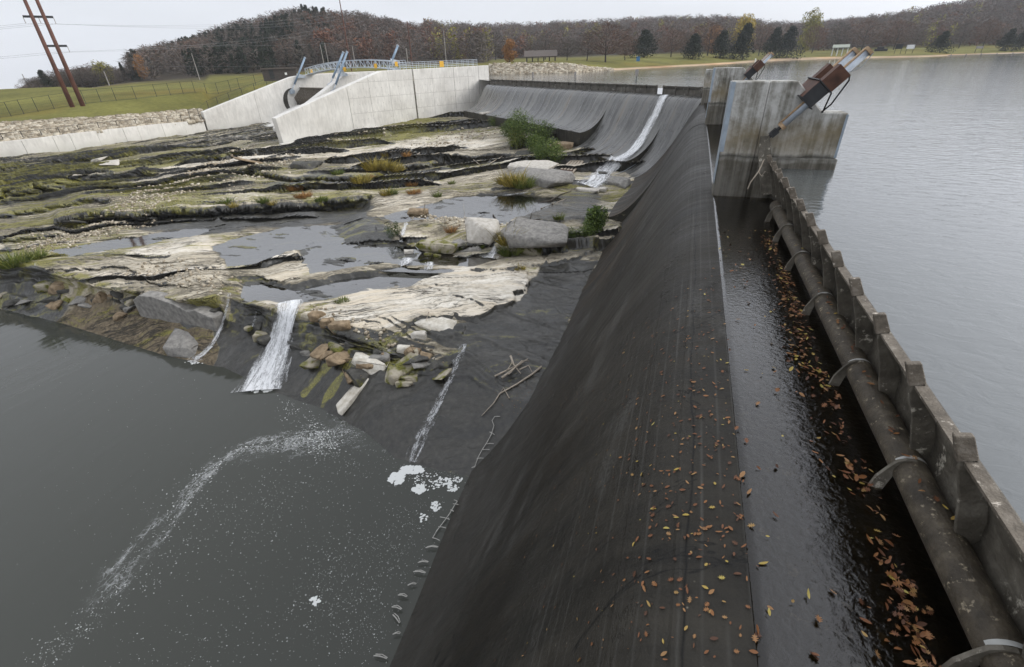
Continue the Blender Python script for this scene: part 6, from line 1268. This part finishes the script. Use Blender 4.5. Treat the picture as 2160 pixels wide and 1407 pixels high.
for q, r_, mt, lab in [([(1135, 430), (1160, 425), (1182, 412), (1205, 404)], .09, 'darkwood', 'dark log by the upper pool near the spillway'), ([(1140, 442), (1165, 432), (1195, 420)], .07, 'wood', 'pale log beside the dark one near the upper pool'), ([(998, 338), (1015, 350), (1035, 345), (1060, 330)], .07, 'wood', 'bare forked branch on the far ledge left of the domed rock'), ([(878, 330), (886, 322)], .14, 'wood', 'short pale post lying on the far ledge'),
                    ([(1040, 455), (1055, 475), (1048, 492)], .06, 'darkwood', 'dark driftwood caught above the small falls'), ([(1000, 462), (1030, 470), (1052, 478)], .05, 'wood', 'tangled sticks behind the big grey block'), ([(1105, 470), (1122, 465), (1140, 463)], .09, 'darkwood', 'short dark log on the broad pale slab'), ([(1118, 465), (1122, 450), (1130, 440)], .03, 'darkwood', 'upright bare twig above the broad pale slab'),
                    ([(1165, 352), (1170, 366)], .06, 'wood', 'pale twig at the right of the domed rock'), ([(1120, 350), (1121, 368)], .05, 'wood', 'pale twig leaning on the domed rock'), ([(793, 480), (797, 510)], .05, 'blk', 'short black stake standing in the lower pool'), ([(756, 512), (757, 520)], .05, 'blk', 'small black stub left of the stake in the lower pool'), ([(905, 660), (895, 692)], .03, 'wood', 'grey twig at the foot of the white shelf')]: stick(q, r_, mt, lab)
Z3 = lambda x, y: (640+x/2.318, 800+y/2.318)
def cable(rope, rungs, lab):
    P = [sum(((h[0]+h[1]*.08),), np.zeros(3)) for h in (hit(*Z3(*p)) for p in rope)]; t = thing('frayed_cable', lab, 'cable', P[0]); MB().tube(P, .017, 6).build('cable', M['bar'], t, True)
    for a, b_ in rungs:
        A_, B_ = (h[0]+h[1]*.1 for h in (hit(*Z3(*a)), hit(*Z3(*b_)))); MB().tube([A_, (A_+B_)/2+[0, 0, .02], B_], .014, 5).build('cross_bar', M['bar'], t)
cable([(965, 185), (938, 186), (925, 205), (935, 230), (920, 275), (900, 310), (872, 355), (855, 388), (842, 435)], [((913, 262), (938, 275)), ((897, 320), (933, 320)), ((878, 350), (918, 352)), ((850, 394), (888, 394)), ((825, 437), (845, 437))], 'upper white frayed cable with short cross bars along the spillway toe')
cable([(738, 597), (758, 603), (745, 622), (715, 665), (690, 700), (655, 745), (635, 780)], [((733, 618), (765, 622)), ((720, 648), (742, 655)), ((670, 682), (722, 694)), ((662, 730), (705, 736)), ((632, 783), (668, 797))], 'lower white frayed cable at the water edge of the spillway toe')
for i, (a, b_) in enumerate([((600, 832), (657, 830)), ((562, 905), (610, 903)), ((540, 950), (597, 956)), ((512, 1016), (552, 1010)), ((465, 1064), (507, 1072)), ((435, 1122), (480, 1134)), ((440, 1160), (472, 1200)), ((440, 1256), (475, 1252)), ((347, 1360), (410, 1374))]):
    A_, B_ = (h[0]+h[1]*.1 for h in (hit(*Z3(*a)), hit(*Z3(*b_)))); m_ = (A_+B_)/2+np.array([0, 0, .05]); w_ = np.array([.03, .05, 0])
    o = MB().tube([A_, m_, B_], .016, 6).tube([A_+w_, m_+w_*1.2, B_+w_*.5], .012, 6).build('bent_bar', M['bar'])
    tag(o, ['topmost', 'second from the top', 'third from the top', 'fourth from the top', 'fifth from the top', 'sixth from the top', 'seventh, most upright', 'last but one', 'lowest'][i]+' of the short white bars along the spillway toe', 'bar', 'bent bars along the toe')
h0 = [hit(*p)[0]+[0, 0, .15] for p in ((1180, 364), (1204, 343), (1229, 343), (1207, 367))]; t = thing('timber_grate', 'wooden slatted grate lying on the grey slab left of the cascade', 'grate', h0[0])
for q in np.linspace(0, 1, 5): MB().beam(h0[0]*(1-q)+h0[3]*q, h0[1]*(1-q)+h0[2]*q, .2, .12).build('slat', M['wood'], t)
for q in (.06, .5, .95): MB().beam(h0[0]*(1-q)+h0[1]*q+[0, 0, .1], h0[3]*(1-q)+h0[2]*q+[0, 0, .1], .14, .08).build('cross_bar', M['rust'] if q < .1 else M['wood'], t)
stick([(1369, 275), (1360, 320), (1340, 347), (1318, 362), (1296, 371)], .05, 'galv', 'thin pale hose hanging beside the white stream', 'hose', 'hose', .1)
t = MB(); hh = [hit(1035, 245)[0], hit(1000, 243)[0]]
for i, (px, py) in enumerate(((992, 245), (1003, 242), (1014, 244), (1024, 240))): 
    P, _ = hit(px, py); tag(blob('rock_slab', P+[0, 0, .15], (2.6, 1.1, .35), M['b_pale'], .9+.1*i, i, .35, .08, 14), 'pale flat slab leaning below the left end of the far spillway', 'slab', 'flat slabs below the far spillway')

# ================================================================== FALLEN LEAVES
def leaf_mesh(kind):
    wd_, cu_ = ((1, .05), (1, .06), (.62, .22), (.8, -.16), (1.1, .2))[kind]; kk = kind; kind = kind % 2 if kind < 2 else (0 if kind < 4 else 1)
    if kind == 0: out = [(-.5, 0), (-.3, .17), (0, .23), (.3, .15), (.52, 0), (.3, -.15), (0, -.23), (-.3, -.17)]
    else:
        out = []; lob = [(-.5, .02), (-.34, .06), (-.30, .26), (-.16, .09), (-.05, .36), (.06, .10), (.22, .30), (.24, .08), (.5, .0)]
        out = lob+[(x, -y) for x, y in lob[1:-1][::-1]]
    V = [(x, y*wd_, abs(y)*.25+cu_*x*x*2.2+(.1*x*y if kk > 1 else 0)) for x, y in out]+[(0, 0, 0), (-.3, 0, .0), (.3, 0, .0)]; n = len(out); 
    Fq = [(i, (i+1) % n, n) for i in range(n)]; return np.array(V), np.array(Fq)
LM = []
for k in range(5):
    v, f = leaf_mesh(k); o = mesh_np('fallen_leaf', v[:-2], f, M['fallen']); LM.append((o.data, v[:-2], f)); bpy.data.objects.remove(o)
def basis(n_, a):
    n_ = n_/np.linalg.norm(n_); x = np.cross([0.3, .9, .1], n_); x /= np.linalg.norm(x); y = np.cross(n_, x); X_ = x*math.cos(a)+y*math.sin(a); return np.stack([X_, np.cross(n_, X_), n_], 1)
spots = []
CLY = RNG.uniform(1.4, 12.5, 26); CLX = 2.26-abs(RNG.normal(0, .12, 26))
for _ in range(760):        # drift against the tube and loose in the thin water
    kc = RNG.integers(0, 26); y = RNG.uniform(1.2, 13.5)**1.0; x = 2.32-abs(RNG.normal())*.17-.0*y if RNG.random() < .62 else RNG.uniform(XC-.02, 2.25); y = min(y, 13) if RNG.random() < .8 else RNG.uniform(.8, 5)
    if RNG.random() < .55: x, y = min(2.34, CLX[kc]+RNG.normal()*.07), CLY[kc]+RNG.normal()*.22
    spots.append((np.array([x, y, ZC+.012+RNG.random()*.03]), np.array([RNG.normal()*.3, RNG.normal()*.3, 1.]), RNG.uniform(.035, .10)))
for _ in range(40): spots.append((np.array([RNG.normal()*.05+2.52, RNG.uniform(1.5, 11), -.775]), np.array([-.2, 0, 1.]), RNG.uniform(.05, .09)))
fc = np.array([(1500, 560), (1520, 580), (1545, 830), (1600, 1400), (1000, 1400), (1080, 1150), (1200, 900), (1340, 700)], float); nface = 0
while nface < 560:
    px, py = RNG.uniform(1000, 1600), RNG.uniform(420, 1400)
    if not inpoly(np.array(px), np.array(py), fc): continue
    edge = np.interp(py, [420, 830, 1400], [1505, 1546, 1601])-px
    if RNG.random() > math.exp(-edge/430)*(.4+.6*(py < 1150)): continue
    P, n_ = hit(px, py)
    if n_[2] < 0: continue
    spots.append((P+n_*.012, n_+RNG.normal(0, .12, 3), RNG.uniform(.02, .075)*(1 if edge < 250 else .7))); nface += 1
for _ in range(220):
    px, py = RNG.normal(1150, 45), RNG.normal(835, 28); P, n_ = hit(px, py); spots.append((P+n_*.012, n_, RNG.uniform(.03, .055)))
dist = [np.linalg.norm(s[0]-CAM)/s[2] for s in spots]; order = np.argsort(dist); Vs = []; Fs = []; n0 = 0
for rank, i in enumerate(order):
    P, n_, L = spots[i]; k = int(RNG.choice([0, 1, 2, 3, 4], p=[.25, .2, .25, .15, .15])); B_ = basis(np.asarray(n_, float), RNG.random()*6.28)
    if rank < 290:
        o = bpy.data.objects.new('fallen_leaf', LM[k][0]); COL.objects.link(o); m_ = Matrix([[*(B_[r]*L), P[r]] for r in range(3)]+[[0, 0, 0, 1]]); o.matrix_world = m_
        w_ = P[2] > ZC-.01 and P[0] > XC-.05
        tag(o, ('brown fallen leaf lying on top of the encrusted round tube' if P[2] > -.9 and P[0] > 2.3 else 'brown or yellow fallen leaf in the shallow crest water beside the ribbed gate' if w_ else 'brown or yellow fallen leaf stuck to the dark wet spillway face'), 'leaf', 'fallen leaves on the tube' if P[2] > -.9 and P[0] > 2.3 else 'fallen leaves in the crest water' if w_ else 'fallen leaves on the spillway face')
    else: v = (LM[k][1]*L) @ B_.T+P; Vs.append(v); Fs += [tuple(int(a)+n0 for a in f) for f in LM[k][2]]; n0 += len(v)
tag(mesh_np('leaf_litter', np.concatenate(Vs), Fs, M['fallen']), 'small brown leaf litter scattered over the spillway crest and face', 'leaves', kind='stuff')

# ================================================================== HAZE: one closed box of thin air round everything
hz = MB().box((0, 720, 25), (3600, 1640, 196))
m_ = Mat('thin_haze'); v_ = m_.n('ShaderNodeVolumePrincipled'); v_.inputs['Color'].default_value = (.90, .94, 1, 1); v_.inputs['Density'].default_value = .00016; v_.inputs['Anisotropy'].default_value = .2; m_.nt.links.new(v_.outputs[0], m_.out.inputs['Volume'])
hz = hz.build('haze', m_.m); tag(hz, 'thin pale haze over the lake and hills', 'haze', kind='stuff')
